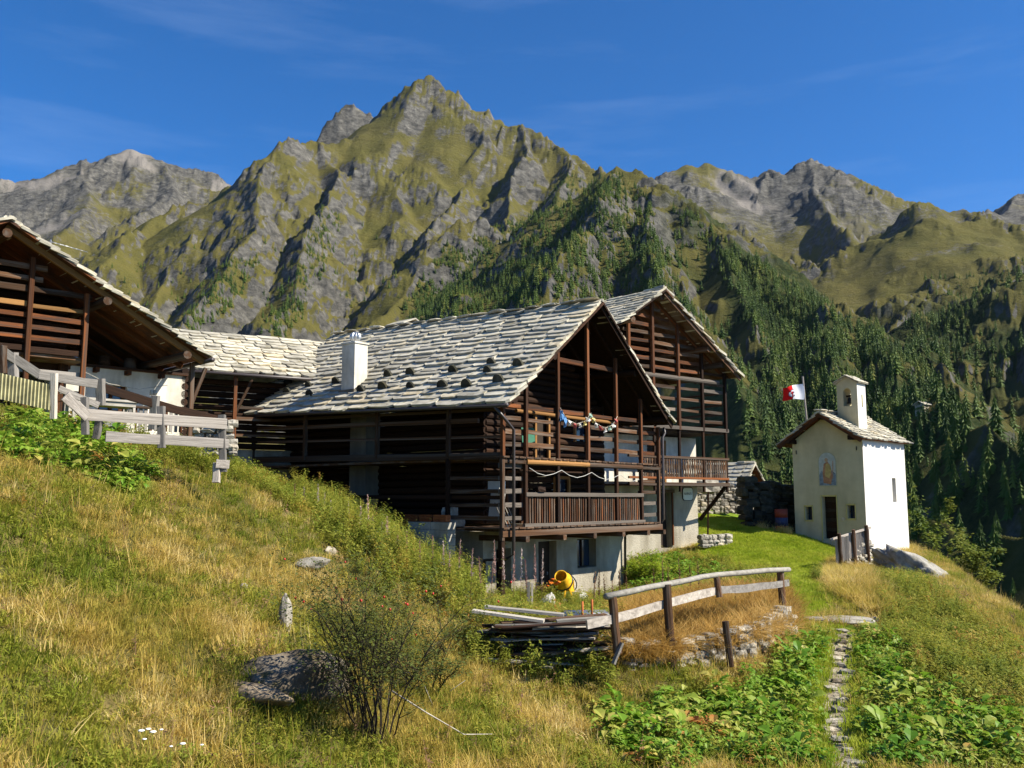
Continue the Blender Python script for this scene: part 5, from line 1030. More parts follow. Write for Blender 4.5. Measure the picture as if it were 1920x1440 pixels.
def corrugated():
    V = []; Fc = []; n = 60; A_, B_ = wv((-40, 690, 14.6)), wv((98, 722, 15.0)); H_ = .42; nn = (B_-A_).cross(Vector((0, 0, 1))).normalized()
    for i in range(n+1):
        p = A_+(B_-A_)*(i/n)+nn*(.02*math.sin(i*math.pi/1.5)); V += [p, p-Vector((0, 0, H_)), p+nn*.006, p+nn*.006-Vector((0, 0, H_))]
    for i in range(n): a = i*4; Fc += [(a, a+4, a+5, a+1), (a+2, a+3, a+7, a+6), (a, a+2, a+6, a+4)]
    return mesh('corrugated_panel', V, Fc, M['corr'])
tag(obj('corrugated_panel', corrugated()), 'translucent yellowish corrugated panel standing in the weeds at the left edge', 'panel')
# garden table, white pier and clothes line by the left chalet
tb = empty('table', F3 @ Vector((.75, -.9, -1.55)), R44, 'long pale garden table on the terrace of the left chalet', 'table'); tb.location.z = wv((190, 750, 20.5)).z-.7; tb.location.x, tb.location.y = wv((190, 750, 20.5)).x, wv((190, 750, 20.5)).y
box('table_top', -.75, .75, -.3, .3, .66, .71, 'greyp', tb); box('apron', -.68, .68, -.26, .26, .56, .655, 'greyp', tb); [timber('leg', (x, y, -.3), (x, y, .66), .06, .06, 'greyp', tb) for x in (-.65, .65) for y in (-.22, .22)]
pq = wv((223, 812, 19)); tag(obj('white_pier', box_mesh('white_pier', pq.x-.22, pq.x+.22, pq.y-.2, pq.y+.2, pq.z-.5, pq.z+.42, M['white'])), 'short white plastered pier behind the grey plank fence', 'pier')
ws = wv((390, 825, 19)); e = empty('rubble_wall', ws, .3, 'low white rubble wall end behind the plank fence', 'wall'); stone_wall(e, [ws+Vector((-.35, 0, -.35)), ws+Vector((.5, .1, -.35))], .75, .2, 'stone', 8)
cl = tube('clothes_line', [F3 @ Vector(p) for p in ((0, .1, -.05), (.9, .6, -.28), (1.9, 1.0, -.32), (2.9, 1.4, -.08))], .008, 'greyp'); tag(cl, 'thin clothes line strung across the left chalet terrace', 'clothes line')
for k, (x, y, z) in enumerate(((1.55, .86, -.38), (2.35, 1.2, -.30), (2.47, 1.24, -.28))):
    o = tube('hanging_cup', [F3 @ Vector((x, y, z)), F3 @ Vector((x, y, z-.14))], .05, 'white', None, 9); tag(o, ['white cup hanging alone on the clothes line by the window', 'left cup of the white pair on the clothes line', 'right cup of the white pair on the clothes line'][k], 'cup')
for k, (x, nm, mt, r_) in enumerate(((.55, 'milk_can', 'metal', .13), (1.35, 'wooden_tub', 'brown', .17), (2.1, 'basket', 'brown', .2))):
    o = tube(nm, [F3 @ Vector((x, 2.25, .42)), F3 @ Vector((x, 2.25, .72))], r_, mt, None, 12, r_*.85); tag(o, ['grey metal can on the wall shelf under the left chalet roof', 'round wooden tub on the shelf under the left chalet roof', 'wide brown basket on the shelf under the left chalet roof'][k], nm.split('_')[-1])

# palisade and its footing by the chapel
pa = empty('palisade', (0, 0, 0), 0, 'grey slatted palisade panel leaning beside the chapel corner', 'fence'); A_, B_ = wv((1568, 1012, 35.5)), wv((1627, 990, 37.0))
for k in range(16):
    p = A_+(B_-A_)*(k/15); timber('slat', p+Vector((0, 0, -.92)), p+Vector((random.uniform(-.02, .02), 0, random.uniform(-.02, .04))), .095, .03, 'grey', pa)
timber('top_rail', A_+Vector((-.25, -.06, .0)), B_+Vector((.1, -.06, .02)), .05, .09, 'grey', pa)
for px_, y0, y1, d in ((1573, 1000, 1060, 35.4), (1600, 993, 1068, 36.1), (1624, 985, 1052, 36.7)): timber('post', wv((px_+5, y1, d)), wv((px_, y0, d)), .15, .15, 'brown', pa, True)
pw = empty('palisade_footing', wv((1600, 1080, 36)), 0, 'rough pale stone footing under the palisade by the chapel', 'wall'); stone_wall(pw, [wv((1582, 1085, 35.9)), wv((1628, 1062, 36.9))], 1.05, .28, 'stone', 9)
# walls and stones by the lawn
bwl = empty('dry_stone_wall', wv((1345, 965, 47)), 0, 'dry stone wall of flat pale stones behind the balcony', 'wall'); stone_wall(bwl, [wv((1295, 965, 47)), wv((1400, 962, 47.5))], 1.45, .30, 'stone', 10)
bk = empty('shaded_bank_wall', wv((1440, 1000, 45)), 0, 'dark overgrown stone bank in shade to the left of the chapel', 'wall'); stone_wall(bk, [wv((1388, 985, 44)), wv((1440, 1005, 44.6)), wv((1500, 1018, 45.5))], 2.5, .55, 'shade_moss', 12, .8, .12)  # stone colour carries the chapel's shade as well as the overgrowth
ss = empty('stone_pile', wv((1336, 1025, 39)), 0, 'neat pile of flat pale stones at the corner of the plastered wall', 'stone pile'); stone_wall(ss, [wv((1311, 1027, 39.2)), wv((1362, 1024, 40.2))], .5, .26, 'stone', 11, .4)
sp_ = timber('sign_post', wv((1327, 1012, 41)), wv((1328, 922, 41)), .07, .07, 'dark'); tag(sp_, 'thin dark post standing on the lawn beside the plastered wall', 'post')
tag(stone_piece('boulder', wv((1328, 912, 46)), (1.2, .9, .7), 'stone', None, .4), 'large pale boulder topping the dry stone wall behind the balcony', 'boulder')
br = empty('barrel', wv((1466, 1000, 43.5)), 0, 'dark drum with red bands in the shade beside the chapel', 'barrel'); M['drum'] = flat('drum_blue', (.03,.04,.09)); M['drumr'] = flat('drum_red', (.22,.04,.02))
for z0, z1, m_ in ((-.2, .35, 'drumr'), (.35, .75, 'drum'), (.75, 1.15, 'drumr')): tube('band', [(0, 0, z0), (0, 0, z1)], .3, m_, br, 14)
# stone steps, slabs and stones of the footpath
def rock(name, loc, size, seed, mat='rockg', rotz=0, sub=20, jag=.28, flat_=0.0):
    n, m = sub*2, sub; V = []; r0 = seed*7.7
    for i in range(m+1):
        t = math.pi*i/m
        for k in range(n):
            a = 2*math.pi*k/n; x, y, z = math.sin(t)*math.cos(a), math.sin(t)*math.sin(a), math.cos(t); V.append((x, y, z))
    V = np.array(V); rs = np.random.default_rng(seed); pn = rs.normal(size=(16, 3)); pn /= np.linalg.norm(pn, axis=1)[:, None]; dd = rs.uniform(.62, 1.0, 16)
    rad = np.min(np.where(V@pn.T > .05, dd/np.maximum(V@pn.T, .05), 9), axis=1); q = V*np.minimum(rad, 1.25)[:, None]
    nz = .55*fbm(q[:, 0]*2.3+r0+q[:, 2]*1.9, q[:, 1]*2.3-r0+q[:, 2]*1.4, 4)+.30*ridged(q[:, 0]*2+q[:, 2]*3.6+r0, q[:, 1]*1.2-q[:, 2]*3, 3)
    V = q*(1+jag*nz)[:, None]*np.array(size)/2; Fc = [(i*n+k, (i+1)*n+k, (i+1)*n+(k+1) % n, i*n+(k+1) % n) for i in range(m) for k in range(n)]
    return obj(name, npmesh(name, V, np.array(Fc), M[mat], False), None, loc, (0, 0, rotz))
s1 = WG(1588, 1168, 19); tag(obj('stone_step', chip_box('stone_step', 1.25, .8, .16, M['stone'], 3, .04), None, s1+Vector((-.05, 0, .10)), (0, 0, -.1)), 'broad flat stone step at the top of the footpath', 'step')
s2 = WG(1525, 1168, 18.7); tag(obj('stone_step', chip_box('stone_step', .45, .3, .1, M['stone'], 4, .05), None, s2+Vector((0, 0, .06)), (0, 0, .1)), 'small flat stone left of the broad step on the lawn edge', 'step')
for k, (px_, py_, s) in enumerate(((1622, 1172, .3), (1640, 1168, .26), (1632, 1176, .2), (1615, 1178, .22))): p = hit(px_, py_); tag(stone_piece('edge_stone', Vector(p)+Vector((0, 0, .06)), (s, s*.7, s*.6), 'stone', None, random.uniform(0, 3)), ['pale rubble stone closest to the broad step', 'outermost pale rubble stone right of the broad step', 'pale rubble stone in front of the step corner', 'smallest pale rubble stone under the broad step corner'][k], 'stone')
pth = empty('stepping_stones', Vector(PATH_W[2]), 0, 'trodden flat stones set along the narrow footpath between the docks', 'footpath'); inv = frame_of(pth).inverted()
for k in range(17):
    t = k/16*(len(PATH_W)-1.001); i = int(t); q = Vector(PATH_W[i]).lerp(Vector(PATH_W[i+1]), t-i); q += Vector((random.uniform(-.12, .12), 0, 0)); q.z = gz(q.x, q.y)+.015; stone_piece('stone', inv @ q, (random.uniform(.16, .36), random.uniform(.12, .26), random.uniform(.05, .12)), random.choice(['stone', 'rockb', 'rockg']), pth, random.uniform(-.5, .5))
# rocks in the meadow and the outcrop by the chapel
for nm, px_, py_, sz, sd, mt, lab, dz in (('boulder', 560, 1285, (1.75, 1.1, .85), 3, 'rockb', 'big dark boulder half buried behind the rose bush', .05), ('boulder', 470, 1300, (1.0, .6, .32), 9, 'rockb', 'low grey rock at the left foot of the big boulder', -.02), ('flat_rock', 583, 1066, (.62, .5, .26), 4, 'stone', 'flat pale rock with orange lichen on the meadow slope', .08),
      ('small_rock', 617, 1040, (.22, .2, .16), 5, 'stone', 'small pale rock just above the flat rock', .05), ('upright_rock', 533, 1180, (.17, .17, .66), 6, 'stone', 'narrow white rock standing upright in the grass', .18), ('small_rock', 457, 1108, (.13, .12, .1), 7, 'stone', 'small white stone alone on the meadow', .05)):
    p = hit(px_, py_); tag(rock(nm, Vector(p)+Vector((0, 0, dz)), sz, sd, mt, random.uniform(0, 3)), lab, 'rock')
p = wv((1745, 1082, 36)); o = rock('rock_outcrop', p+Vector((0, .4, -.25)), (4.2, 2.6, 1.3), 11, 'rockg', -.5, 34, .75); o.rotation_euler = (0, .42, -.5); tag(o, 'long grey rock outcrop sloping away below the chapel', 'rock')

# ================================================================ pile of old planks
wp = empty('plank_pile', WG(1020, 1235, 15.2), 0, 'collapsed pile of weathered grey planks beside the rail fence', 'plank pile'); wp.location.z = wv((1020, 1245, 15.2)).z
for k in range(54):
    lay = k//7; x0 = random.uniform(-1.15, -.5); L = random.uniform(1.0, 2.1); y = -.35+random.uniform(0, .9); z = .05+lay*.085+random.uniform(-.02, .02); a = random.uniform(-.3, .25); ti = random.uniform(-.09, .10)
    timber('plank', (x0, y, z), (x0+L*math.cos(a), y+L*math.sin(a), z+L*ti), random.uniform(.12, .26), random.uniform(.02, .05), random.choice(['grey', 'brown', 'greyp', 'brown', 'dark']), wp)
for a, c in (((-1.2, .1, .86), (.0, -.1, .72)), ((-1.0, .35, .9), (.35, .2, .78)), ((.2, -.3, .74), (1.15, -.25, .80)), ((-.2, -.35, .62), (1.05, -.38, .66)), ((.1, -.4, .25), (1.1, -.42, .35))): timber('plank', a, c, .2, .05, 'greyp', wp)
# metal trough with two iron stakes
tr = empty('trough', WG(1098, 1160, 17), .12, 'grey metal trough lying in the weeds behind the rail fence', 'trough'); tr.location.z = wv((1098, 1168, 17)).z
def halfpipe(L, r, th=.012):
    V = []; Fc = []; n = 12
    for x in (-L/2, L/2):
        for rr_ in (r, r-th):
            for k in range(n+1): a = math.pi*k/n; V.append((x, rr_*math.cos(a), rr_*math.sin(a)))
    m = n+1
    for k in range(n): Fc += [(k, k+1, 2*m+k+1, 2*m+k), (m+k, 3*m+k, 3*m+k+1, m+k+1), (k, m+k, m+k+1, k+1), (2*m+k, 2*m+k+1, 3*m+k+1, 3*m+k)]
    return mesh('shell', V, Fc, M['metal'], True)
obj('shell', halfpipe(.85, .22), tr, (0, 0, .02)); obj('end_plate', disc('end_plate', .215, .01, M['metal']), tr, (.40, 0, .02), (0, 0, math.pi/2))
for k, (px_, py_, y2) in enumerate(((1092, 1128, 1172), (1110, 1124, 1170))): tag(tube('iron_stake', [wv((px_, y2, 16.2)), wv((px_, py_, 16.2))], .02, 'brick'), ['rusty iron stake standing left of the trough middle', 'rusty iron stake standing right of the trough middle'][k], 'stake')

# ================================================================ cement mixer, rubbish and flowers below the gallery
M['yel'] = flat('mixer_yellow', (.66,.36,.015), .6, .2, 0, .4)
mx = empty('cement_mixer', F1 @ Vector((2.75, .35, -2.35)), R50, 'orange yellow cement mixer standing among weeds by the basement wall', 'cement mixer')
mx.scale = (.85,)*3; mx.location.z = gz(mx.location.x, mx.location.y)-.02
def lathe(name, pr, mat, n=18, sm=True):
    V = [(r*math.cos(2*math.pi*k/n), r*math.sin(2*math.pi*k/n), z) for r, z in pr for k in range(n)]; return mesh(name, V, [(i*n+k, i*n+(k+1) % n, i*n+n+(k+1) % n, i*n+n+k) for i in range(len(pr)-1) for k in range(n)], M[mat], sm)
dr = obj('drum', lathe('drum', [(.14, -.34), (.30, -.30), (.37, -.05), (.38, .02), (.36, .06), (.24, .38), (.25, .41), (.22, .41), (.21, .36), (.30, .05), (.1, -.28)], 'yel'), mx, (0, 0, .85), (.35, -.95, 0)); obj('drum_band', lathe('drum_band', [(.385, -.04), (.40, -.03), (.40, .04), (.385, .05)], 'black'), dr)
wl_ = obj('tilt_wheel', lathe('tilt_wheel', [(.30, -.015), (.33, -.015), (.33, .015), (.30, .015), (.30, -.015)], 'black', 24), mx, (.52, .05, .75), (0, 1.3, 0)); [timber('spoke', (0, 0, 0), (.3*math.cos(k*2.094), .3*math.sin(k*2.094), 0), .02, .02, 'black', wl_) for k in range(3)]
box('motor_housing', .28, .52, -.16, .16, .45, .85, 'yel', mx)
for a, c in (((-.35, -.3, 0), (0, -.15, .75)), ((.35, -.3, 0), (.1, -.15, .75)), ((-.35, .3, 0), (0, .15, .75)), ((.35, .3, 0), (.1, .15, .75))): timber('leg', a, c, .06, .06, 'yel', mx)
obj('wheel', lathe('wheel', [(.05, -.03), (.16, -.03), (.16, .03), (.05, .03)], 'black', 14), mx, (-.35, -.34, .1), (1.57, 0, 0)); obj('wheel', bpy.data.meshes['wheel'], mx, (-.35, .34, .1), (1.57, 0, 0))
M['sheet'] = flat('plastic_sheet', (.50,.48,.43), .5, .3, 0, .1)
tag(rock('rubble_sack', F1 @ Vector((1.75, .1, -2.35)), (.6, .5, .5), 21, 'sheet', .4, 14, .35), 'crumpled pale rubble sack left of the cement mixer', 'sack'); tag(rock('rubble_sack', F1 @ Vector((3.75, .3, -2.4)), (.5, .45, .45), 22, 'sheet', 1.0, 14, .35), 'crumpled pale rubble sack right of the cement mixer', 'sack')
for k, (x, h_) in enumerate(((.05, .95), (.22, .9))): tag(timber('white_stake', F1 @ Vector((x, -.4, -2.6)), F1 @ Vector((x+.03, -.4, -2.5+h_)), .1 if k == 0 else .06, .05, 'greyp', None), ['broad pale stake standing in front of the basement corner', 'thin pale stake standing in front of the basement corner'][k], 'stake')
M['ofl'] = leafmat('flower_orange', [(.1, (.55,.10,.01)), (.9, (.75,.22,.02))], .3, 4)
mg = empty('marigold_clump', F1 @ Vector((1.0, -.6, -2.15)), 0, 'clump of orange marigolds left of the rubble sack', 'flowers'); obj('foliage', weed(401, 60, .5, .07, 'weed', 8), mg)
for k in range(12): obj('blossom', bpy.data.meshes.get('blossom') or lathe('blossom', [(.0, 0), (.05, .02), (.06, .04), (.02, .05), (0, .045)], 'ofl', 9), mg, (random.uniform(-.22, .22), random.uniform(-.2, .2), random.uniform(.4, .62)), (random.uniform(-.5, .5), random.uniform(-.5, .5), 0))
# boards stored in the corner of the gallery
tag(obj('white_board', box_mesh('white_board', -.02, .02, -.28, .28, 0, .75, M['sheet']), None, F1 @ Vector((.15, .95, .3)), (0, .16, R50)), 'white board propped up in the near corner of the lower gallery', 'board')
tag(obj('white_carton', box_mesh('white_carton', -.2, .2, -.2, .2, 0, .3, M['sheet']), None, F1 @ Vector((.15, .9, 1.10)), (0, 0, R50+.2)), 'small white carton on top of the propped board', 'carton')
for k in range(5): tag(timber('lath', F1 @ Vector((-.1+k*.13, .35, .02)), F1 @ Vector((-.35+k*.13, .55, .75)), .06, .025, 'greyp', None), 'pale lath leaning in the near corner of the lower gallery', 'lath', 'leaning laths in the gallery corner')
# green chair, prayer flags and cable on the galleries
M['green'] = flat('chair_green', (.015,.14,.075), .5, .3, 0, .1)
gc = empty('chair', F1 @ Vector((2.05, 1.05, 2.13)), R50-.4, 'green backed chair on the upper gallery of the big chalet', 'chair')
obj('backrest', box_mesh('backrest', -.24, .24, -.02, .02, 0, .58, M['green']), gc, (0, .2, .48), (-.15, 0, 0)); obj('seat', box_mesh('seat', -.24, .24, -.22, .22, -.02, .02, M['green']), gc, (0, 0, .44)); [timber('leg', (x, y, 0), (x, y*.8, .43), .03, .03, 'dark', gc) for x in (-.2, .2) for y in (-.2, .2)]
pf = empty('prayer_flags', F1 @ Vector((2.05, -.12, 3.4)), R50, 'string of colourful prayer flags draped along the upper gallery', 'flags'); cols = [('blue', (.12,.26,.48)), ('white', (.70,.68,.63)), ('red', (.40,.10,.09)), ('green', (.30,.45,.36)), ('yellow', (.62,.52,.22))]
for n_, c_ in cols: M['pf_'+n_] = flat('prayer_flag_'+n_, c_, .9, .05, 0, .12)
cpts = [(0, 0, .35), (.35, 0, .0), (.9, 0, -.12), (1.4, 0, .02), (1.7, 0, .3), (2.0, 0, -.02), (2.5, 0, -.16), (3.0, 0, -.02), (3.3, 0, .3)]; tube('cord', cpts, .008, 'greyp', pf, 5)
def cloth(seed, w, h): 
    r = random.Random(seed); V = []; n = 5
    for i in range(n+1):
        for k in range(n+1): V.append((w*(k/n-.5)*(1-.25*i/n)+.04*math.sin(i+seed), .05*math.sin(k*1.7+i*.8+seed), -h*i/n+.03*math.sin(k*2+seed)))
    return V, [(i*(n+1)+k, i*(n+1)+k+1, (i+1)*(n+1)+k+1, (i+1)*(n+1)+k) for i in range(n) for k in range(n)]
for k in range(15):
    t = (k+.4)/15*(len(cpts)-1); i = int(t); p = Vector(cpts[i]).lerp(Vector(cpts[i+1]), t-i); obj('flag', mesh('flag', *cloth(k, .15, .15 if k > 1 else .34), M['pf_'+cols[(0, 0, 1, 2, 1, 4, 1, 3, 4, 1, 2, 1, 3, 1, 2)[k]][0]]), pf, p, (0, 0, random.uniform(-.5, .5)))
lc = []
for a, c in ((.43, 2.05), (2.05, 3.7), (3.7, 5.4), (5.4, 7.0)):
    for t in (0, .25, .5, .75): lc.append(F1 @ Vector((a+(c-a)*t, -.16, 1.80-.22*math.sin(math.pi*t)-(a*.02))))
tag(tube('light_cable', lc, .010, 'sheet', None, 5), 'white cable looping between the posts of the lower gallery', 'cable')
tag(obj('flower_box', chip_box('flower_box', .45, .2, .18, M['dark'], 8), None, F1 @ Vector((1.1, -.05, 1.15)), (0, 0, R50)), 'dark bundle lying on the lower gallery hand rail', 'bundle')
# flag on its pole behind the chapel
fl = empty('flag_pole', wv((1519, 835, 47)), 0, 'wooden pole flying a white and red flag behind the chapel', 'flag'); b0 = wv((1519, 835, 47)); t0 = wv((1505, 706, 47)); timber('pole', (0, 0, -1.2), t0-b0, .10, .10, 'grey', fl, True)
M['fl_w'] = flat('flag_white', (.72,.72,.74), .9, .05, 0, .04); M['fl_r'] = flat('flag_red', (.62,.015,.015), .9, .05, 0, .06); M['fl_k'] = flat('flag_ink', (.10,.09,.13), .9, .05)
o_ = (t0-b0)+Vector((.02, 0, -.38))
def fs(u_, v_): return o_+Vector((-1.08*u_+.05*math.sin(v_*3), .16*math.sin(u_*6+v_*2)*u_, -.82*v_*(1-.22*u_)-.18*u_+.07*math.sin(u_*5)*u_))
def sheet(name, u0, u1, mat, n=8, m=8): 
    V = [fs(u0+(u1-u0)*i/n, k/m) for i in range(n+1) for k in range(m+1)]; return obj(name, mesh(name, V, [(i*(m+1)+k, (i+1)*(m+1)+k, (i+1)*(m+1)+k+1, i*(m+1)+k+1) for i in range(n) for k in range(m)], M[mat], True), fl)
sheet('white_field', 0, .56, 'fl_w'); sheet('red_field', .56, 1.0, 'fl_r')
def patch(name, pts, mat, off): obj(name, mesh(name, [fs(a, c)+Vector((0, -off, 0)) for a, c in pts], [tuple(range(len(pts)))], M[mat]), fl)
patch('emblem_disc', [(.60+.20*math.cos(k*.4488), .55+.27*math.sin(k*.4488)) for k in range(14)], 'fl_w', .012)
for k in range(14): a0, a1 = k*.4488, (k+1)*.4488; obj('emblem_ring', mesh('emblem_ring', [fs(.60+r_*math.cos(a), .55+r_*1.35*math.sin(a))+Vector((0, -.016, 0)) for r_, a in ((.175, a0), (.20, a0), (.20, a1), (.175, a1))], [(0, 1, 2, 3)], M['fl_k']), fl) if k not in (5, 6, 7, 8) else None
for a, c in ((.52, .45), (.58, .6), (.66, .5), (.50, .68)): patch('emblem_mark', [(a, c), (a+.05, c+.02), (a+.04, c+.12), (a-.01, c+.08)], 'fl_k', .018)

# ================================================================ rose bush, dead branch, tall seed heads, yarrow, small tree
def bush(name, P, label, stems, H, spread, nleaf, leafm, seed, leafsize, hips=0, woodm='stem', cat='bush'):
    r = random.Random(seed); V = []; Fc = []; tips = []; e = empty(name, P, 0, label, cat)
    def seg(a, c, r0, r1):
        t = (c-a).normalized(); s = t.orthogonal().normalized(); w = t.cross(s); b0 = len(V)
        for q, rad in ((a, r0), (c, r1)):
            for k in range(4): V.append(q+(s*math.cos(k*1.571)+w*math.sin(k*1.571))*rad)
        for k in range(4): Fc.append((b0+k, b0+(k+1) % 4, b0+4+(k+1) % 4, b0+4+k))
    def grow(p, d, L, rad, lev):
        n = 5 if lev == 0 else 4
        for i in range(n):
            d = (d+Vector((r.uniform(-.25, .25), r.uniform(-.25, .25), r.uniform(-.16, .12)))).normalized(); q = p+d*(L/n); r1 = rad*(.82 if lev < 2 else .7); seg(p, q, rad, r1); p, rad = q, r1
            if lev < 3 and (lev > 0 or i > 0):
                for _ in range(2 if lev == 0 else 1+(r.random() < .5)): grow(p, (d+Vector((r.uniform(-1, 1), r.uniform(-1, 1), r.uniform(-.3, .6)))).normalized(), L*r.uniform(.3, .5), rad*.6, lev+1)
            if lev >= 1: tips.append(p.copy())
        tips.append(p)
    for s in range(stems):
        a = r.uniform(0, 6.283); o = r.uniform(0, .2); grow(Vector((o*math.cos(a), o*math.sin(a), -.1)), Vector((math.cos(a)*spread*r.uniform(.1, 1), math.sin(a)*spread*r.uniform(.1, 1), 1)).normalized(), H*r.uniform(.6, 1.05), .015, 0)
    obj('branches', mesh('branches', V, Fc, M[woodm]), e); LV = []; LF = []
    for i in range(nleaf):
        p = r.choice(tips)+Vector((r.gauss(0, .03), r.gauss(0, .03), r.gauss(0, .03))); a = r.uniform(0, 6.283); d = Vector((math.cos(a), math.sin(a), 0)); s = d.cross(Vector((r.uniform(-.5, .5), r.uniform(-.5, .5), 1))).normalized(); L = leafsize*r.uniform(.6, 1.3); up = Vector((0, 0, r.uniform(-.6, .6)*L)); b0 = len(LV)
        LV += [p, p+d*L*.5+s*L*.3+up*.5, p+d*L+up, p+d*L*.5-s*L*.3+up*.5]; LF.append((b0, b0+1, b0+2, b0+3))
    obj('foliage', mesh('foliage', LV, LF, M[leafm]), e)
    if hips:
        M['hip'] = M.get('hip') or flat('rose_hip', (.50,.02,.012), .35, .5, 0, .2); hm = lathe('rose_hip', [(0, -.016), (.011, -.008), (.012, .004), (.006, .014), (0, .016)], 'hip', 8)
        hi_ = sorted(tips, key=lambda q: -q.z)[:len(tips)//3]
        for k in range(hips): obj('rose_hip', hm, e, r.choice(hi_)+Vector((0, 0, -.03)))
    return e
M['twig'] = flat('twig_dark', (.035,.028,.022), .9, .1)
M['rosel'] = leafmat('rose_leaf', [(.1, (.045,.065,.012)), (.5, (.09,.11,.02)), (.9, (.16,.12,.04))], .25, 2)
b_ = bush('rose_bush', Vector(hit(705, 1385)), 'wild rose bush with dark twigs and red hips on the meadow', 20, 1.8, .5, 8500, 'rosel', 5, .042, 22, 'twig')
bush('rose_bush', Vector(hit(800, 1300)), 'smaller sparse twiggy bush to the right behind the wild rose', 10, 1.05, .7, 3500, 'rosel', 8, .042, 4, 'twig')
db = [Vector(hit(735, 1335))+Vector((0, 0, .25)), Vector(hit(800, 1372))+Vector((0, 0, .22)), Vector(hit(870, 1400))+Vector((0, 0, .14)), Vector(hit(925, 1392))+Vector((0, 0, .1))]; q = tube('dead_branch', db, .012, 'greyp', None, 6, .004); tag(q, 'bare pale dead branch lying in the grass right of the rose bush', 'branch')
for a, c in (((0, .3, .25), (.25, -.1, .3)), ((.5, 0, .1), (.62, -.12, -.12)), ((.9, 0, .0), (1.1, .1, .12))): tube('twig', [db[0]+Vector(a)*.8, db[0]+(Vector(a)+(Vector(c)-Vector(a))*1.2)*.8], .005, 'greyp', q, 4, .002)
M['seedh'] = leafmat('seed_head', [(.1, (.30,.13,.12)), (.5, (.48,.30,.26)), (.9, (.70,.60,.54))], .3, 6)
def spike(seed, H=1.0, col_='seedh'):
    r = random.Random(seed); V = []; Fc = []
    for i in range(120):
        t = r.random(); z = H*(.5+.5*t); rad = .075*(1-.65*t); a = r.uniform(0, 6.283); d = Vector((math.cos(a), math.sin(a), r.uniform(.2, 1))).normalized(); s = d.orthogonal().normalized()*.009; p = Vector((0, 0, z)); b0 = len(V); V += [p-s, p+s, p+d*rad*r.uniform(.5, 1.2)]; Fc.append((b0, b0+1, b0+2))
    LV = []; LF = []
    for i in range(16): a = r.uniform(0, 6.283); leaf(LV, LF, (0, 0, H*r.uniform(.1, .5)), (math.cos(a), math.sin(a), 0), .3, .10, .014, .2, .4)
    return mesh('flower_spike', V, Fc, M[col_]), mesh('leaves', LV, LF, M['weed'])
SPK = [spike(i, 1.0) for i in range(4)]; RSP = [spike(10+i, 1.0, 'stem') for i in range(2)]
def stalk(px_, py_, d, h, lab, grp, kind, nm):
    q = wv((px_, py_, d)); g = gz(q.x, q.y); h = max(.55, q.z-g) if h is None else h; e = empty(nm, (q.x, q.y, g-.03), random.uniform(0, 6), lab, 'plant', grp); e.scale = (1, 1, h); e.rotation_euler = (random.uniform(-.06, .06), random.uniform(-.06, .06), random.uniform(0, 6)); s = random.choice(kind); obj('flower_spike', s[0], e); obj('leaves', s[1], e); tube('stem', [(0, 0, 0), (0, 0, .97)], .006, 'stem', e, 4, .003)
crest = [(555,905,21.5),(573,910,21),(597,905,21),(608,920,20.8),(622,935,20.5),(655,938,20.2),(676,945,20),(693,925,19.8),(697,962,19.6),(716,975,19.5),(727,965,19.4),(762,990,19.2),(790,1010,19),(812,1000,18.9),(832,1012,18.8),(858,1008,18.7),(843,1030,18.7),(882,1025,18.6),(905,1040,18.7),(690,990,19.4),(745,1000,19.2)]
for c in crest: stalk(*c, None, 'pinkish fireweed seed stalk on the bank crest against the dark chalet', 'fireweed on the bank crest', SPK, 'fireweed')
for px_, py_ in ((930,1010),(948,1025),(962,1030),(975,1025),(1005,1018),(1014,1025),(990,1045),(920,1050)): stalk(px_, py_, 22.5, None, 'pinkish fireweed stalk in front of the chalet basement wall', 'fireweed by the basement wall', SPK, 'fireweed')
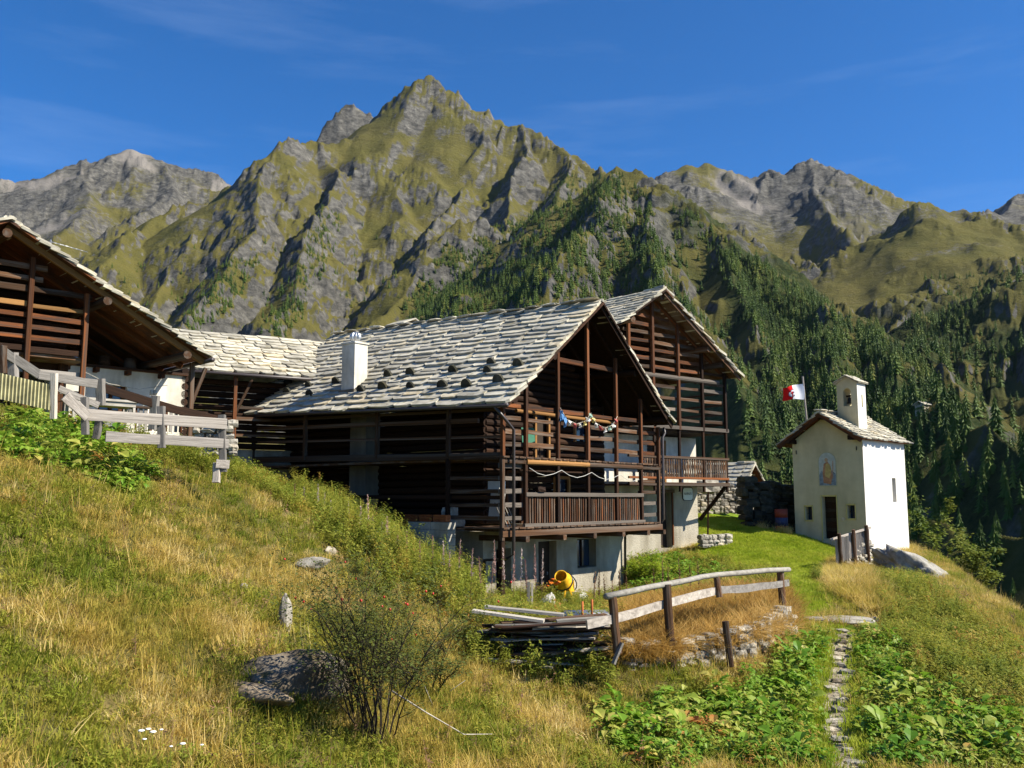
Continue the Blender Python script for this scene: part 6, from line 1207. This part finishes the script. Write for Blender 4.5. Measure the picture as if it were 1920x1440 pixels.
for px_, py_ in ((1110,1070),(1122,1065),(1135,1075),(1160,1065),(1172,1070),(1225,1060),(1240,1050),(1255,1060),(1275,1045),(1295,1055),(1150,1085),(1310,1050)): stalk(px_, py_, 21.5, None, 'dry reddish dock stalk behind the rail fence', 'dry dock stalks behind the fence', RSP, 'dock_stalk')
M['yar'] = flat('yarrow_white', (.75,.73,.68), .9, .05, 0, .1)
for k, (px_, py_) in enumerate(((262,1396),(275,1392),(284,1398),(268,1412),(300,1392),(318,1425),(340,1420),(376,1420))):
    p = Vector(hit(px_, py_+30)); e = empty('yarrow', p, 0, 'white flat topped yarrow flower in the meadow at the lower left', 'flower', 'yarrow flowers in the lower left meadow'); tube('stem', [(0, 0, 0), (0, 0, .26)], .003, 'grn', e, 4); obj('flower_head', bpy.data.meshes.get('yarrow_head') or lathe('yarrow_head', [(0, .0), (.03, .01), (.045, .02), (.03, .03), (0, .032)], 'yar', 10), e, (0, 0, .25), None, random.uniform(.4, .75))
tp_ = W(1822, 1150, 58); tz_ = gz(tp_[0], tp_[1]); dt = bush('rowan_tree', (tp_[0], tp_[1], tz_), 'light green broadleaf tree on the brow to the right of the chapel', 3, 7.0, .14, 5500, 'broad', 15, .24, 0, 'bark', 'tree')
for o in dt.children:
    o.name = 'crown' if o.name.startswith('foliage') else 'trunk'
lv_ = bush('shrub', F1 @ Vector((8.6, .8, -2.0)), 'bright green leafy shrub at the right end of the basement wall', 14, .95, .8, 2600, 'lwn', 33, .08, 0)
lv_.location.z = gz(lv_.location.x, lv_.location.y)
# ================================================================ the air of the valley
hm = bpy.data.materials.new('haze'); hm.use_nodes = True; hn = hm.node_tree.nodes; hn.remove(hn['Principled BSDF']); vp = hn.new('ShaderNodeVolumePrincipled'); vp.inputs['Density'].default_value = 7e-6; vp.inputs['Color'].default_value = (.72, .84, 1.0, 1); vp.inputs['Anisotropy'].default_value = .2
hm.node_tree.links.new(vp.outputs[0], hn['Material Output'].inputs['Volume'])
tag(obj('haze', box_mesh('haze', -4200, 4200, -60, 5600, -140, 2100, hm)), 'thin blue valley haze', 'haze', kind='stuff')
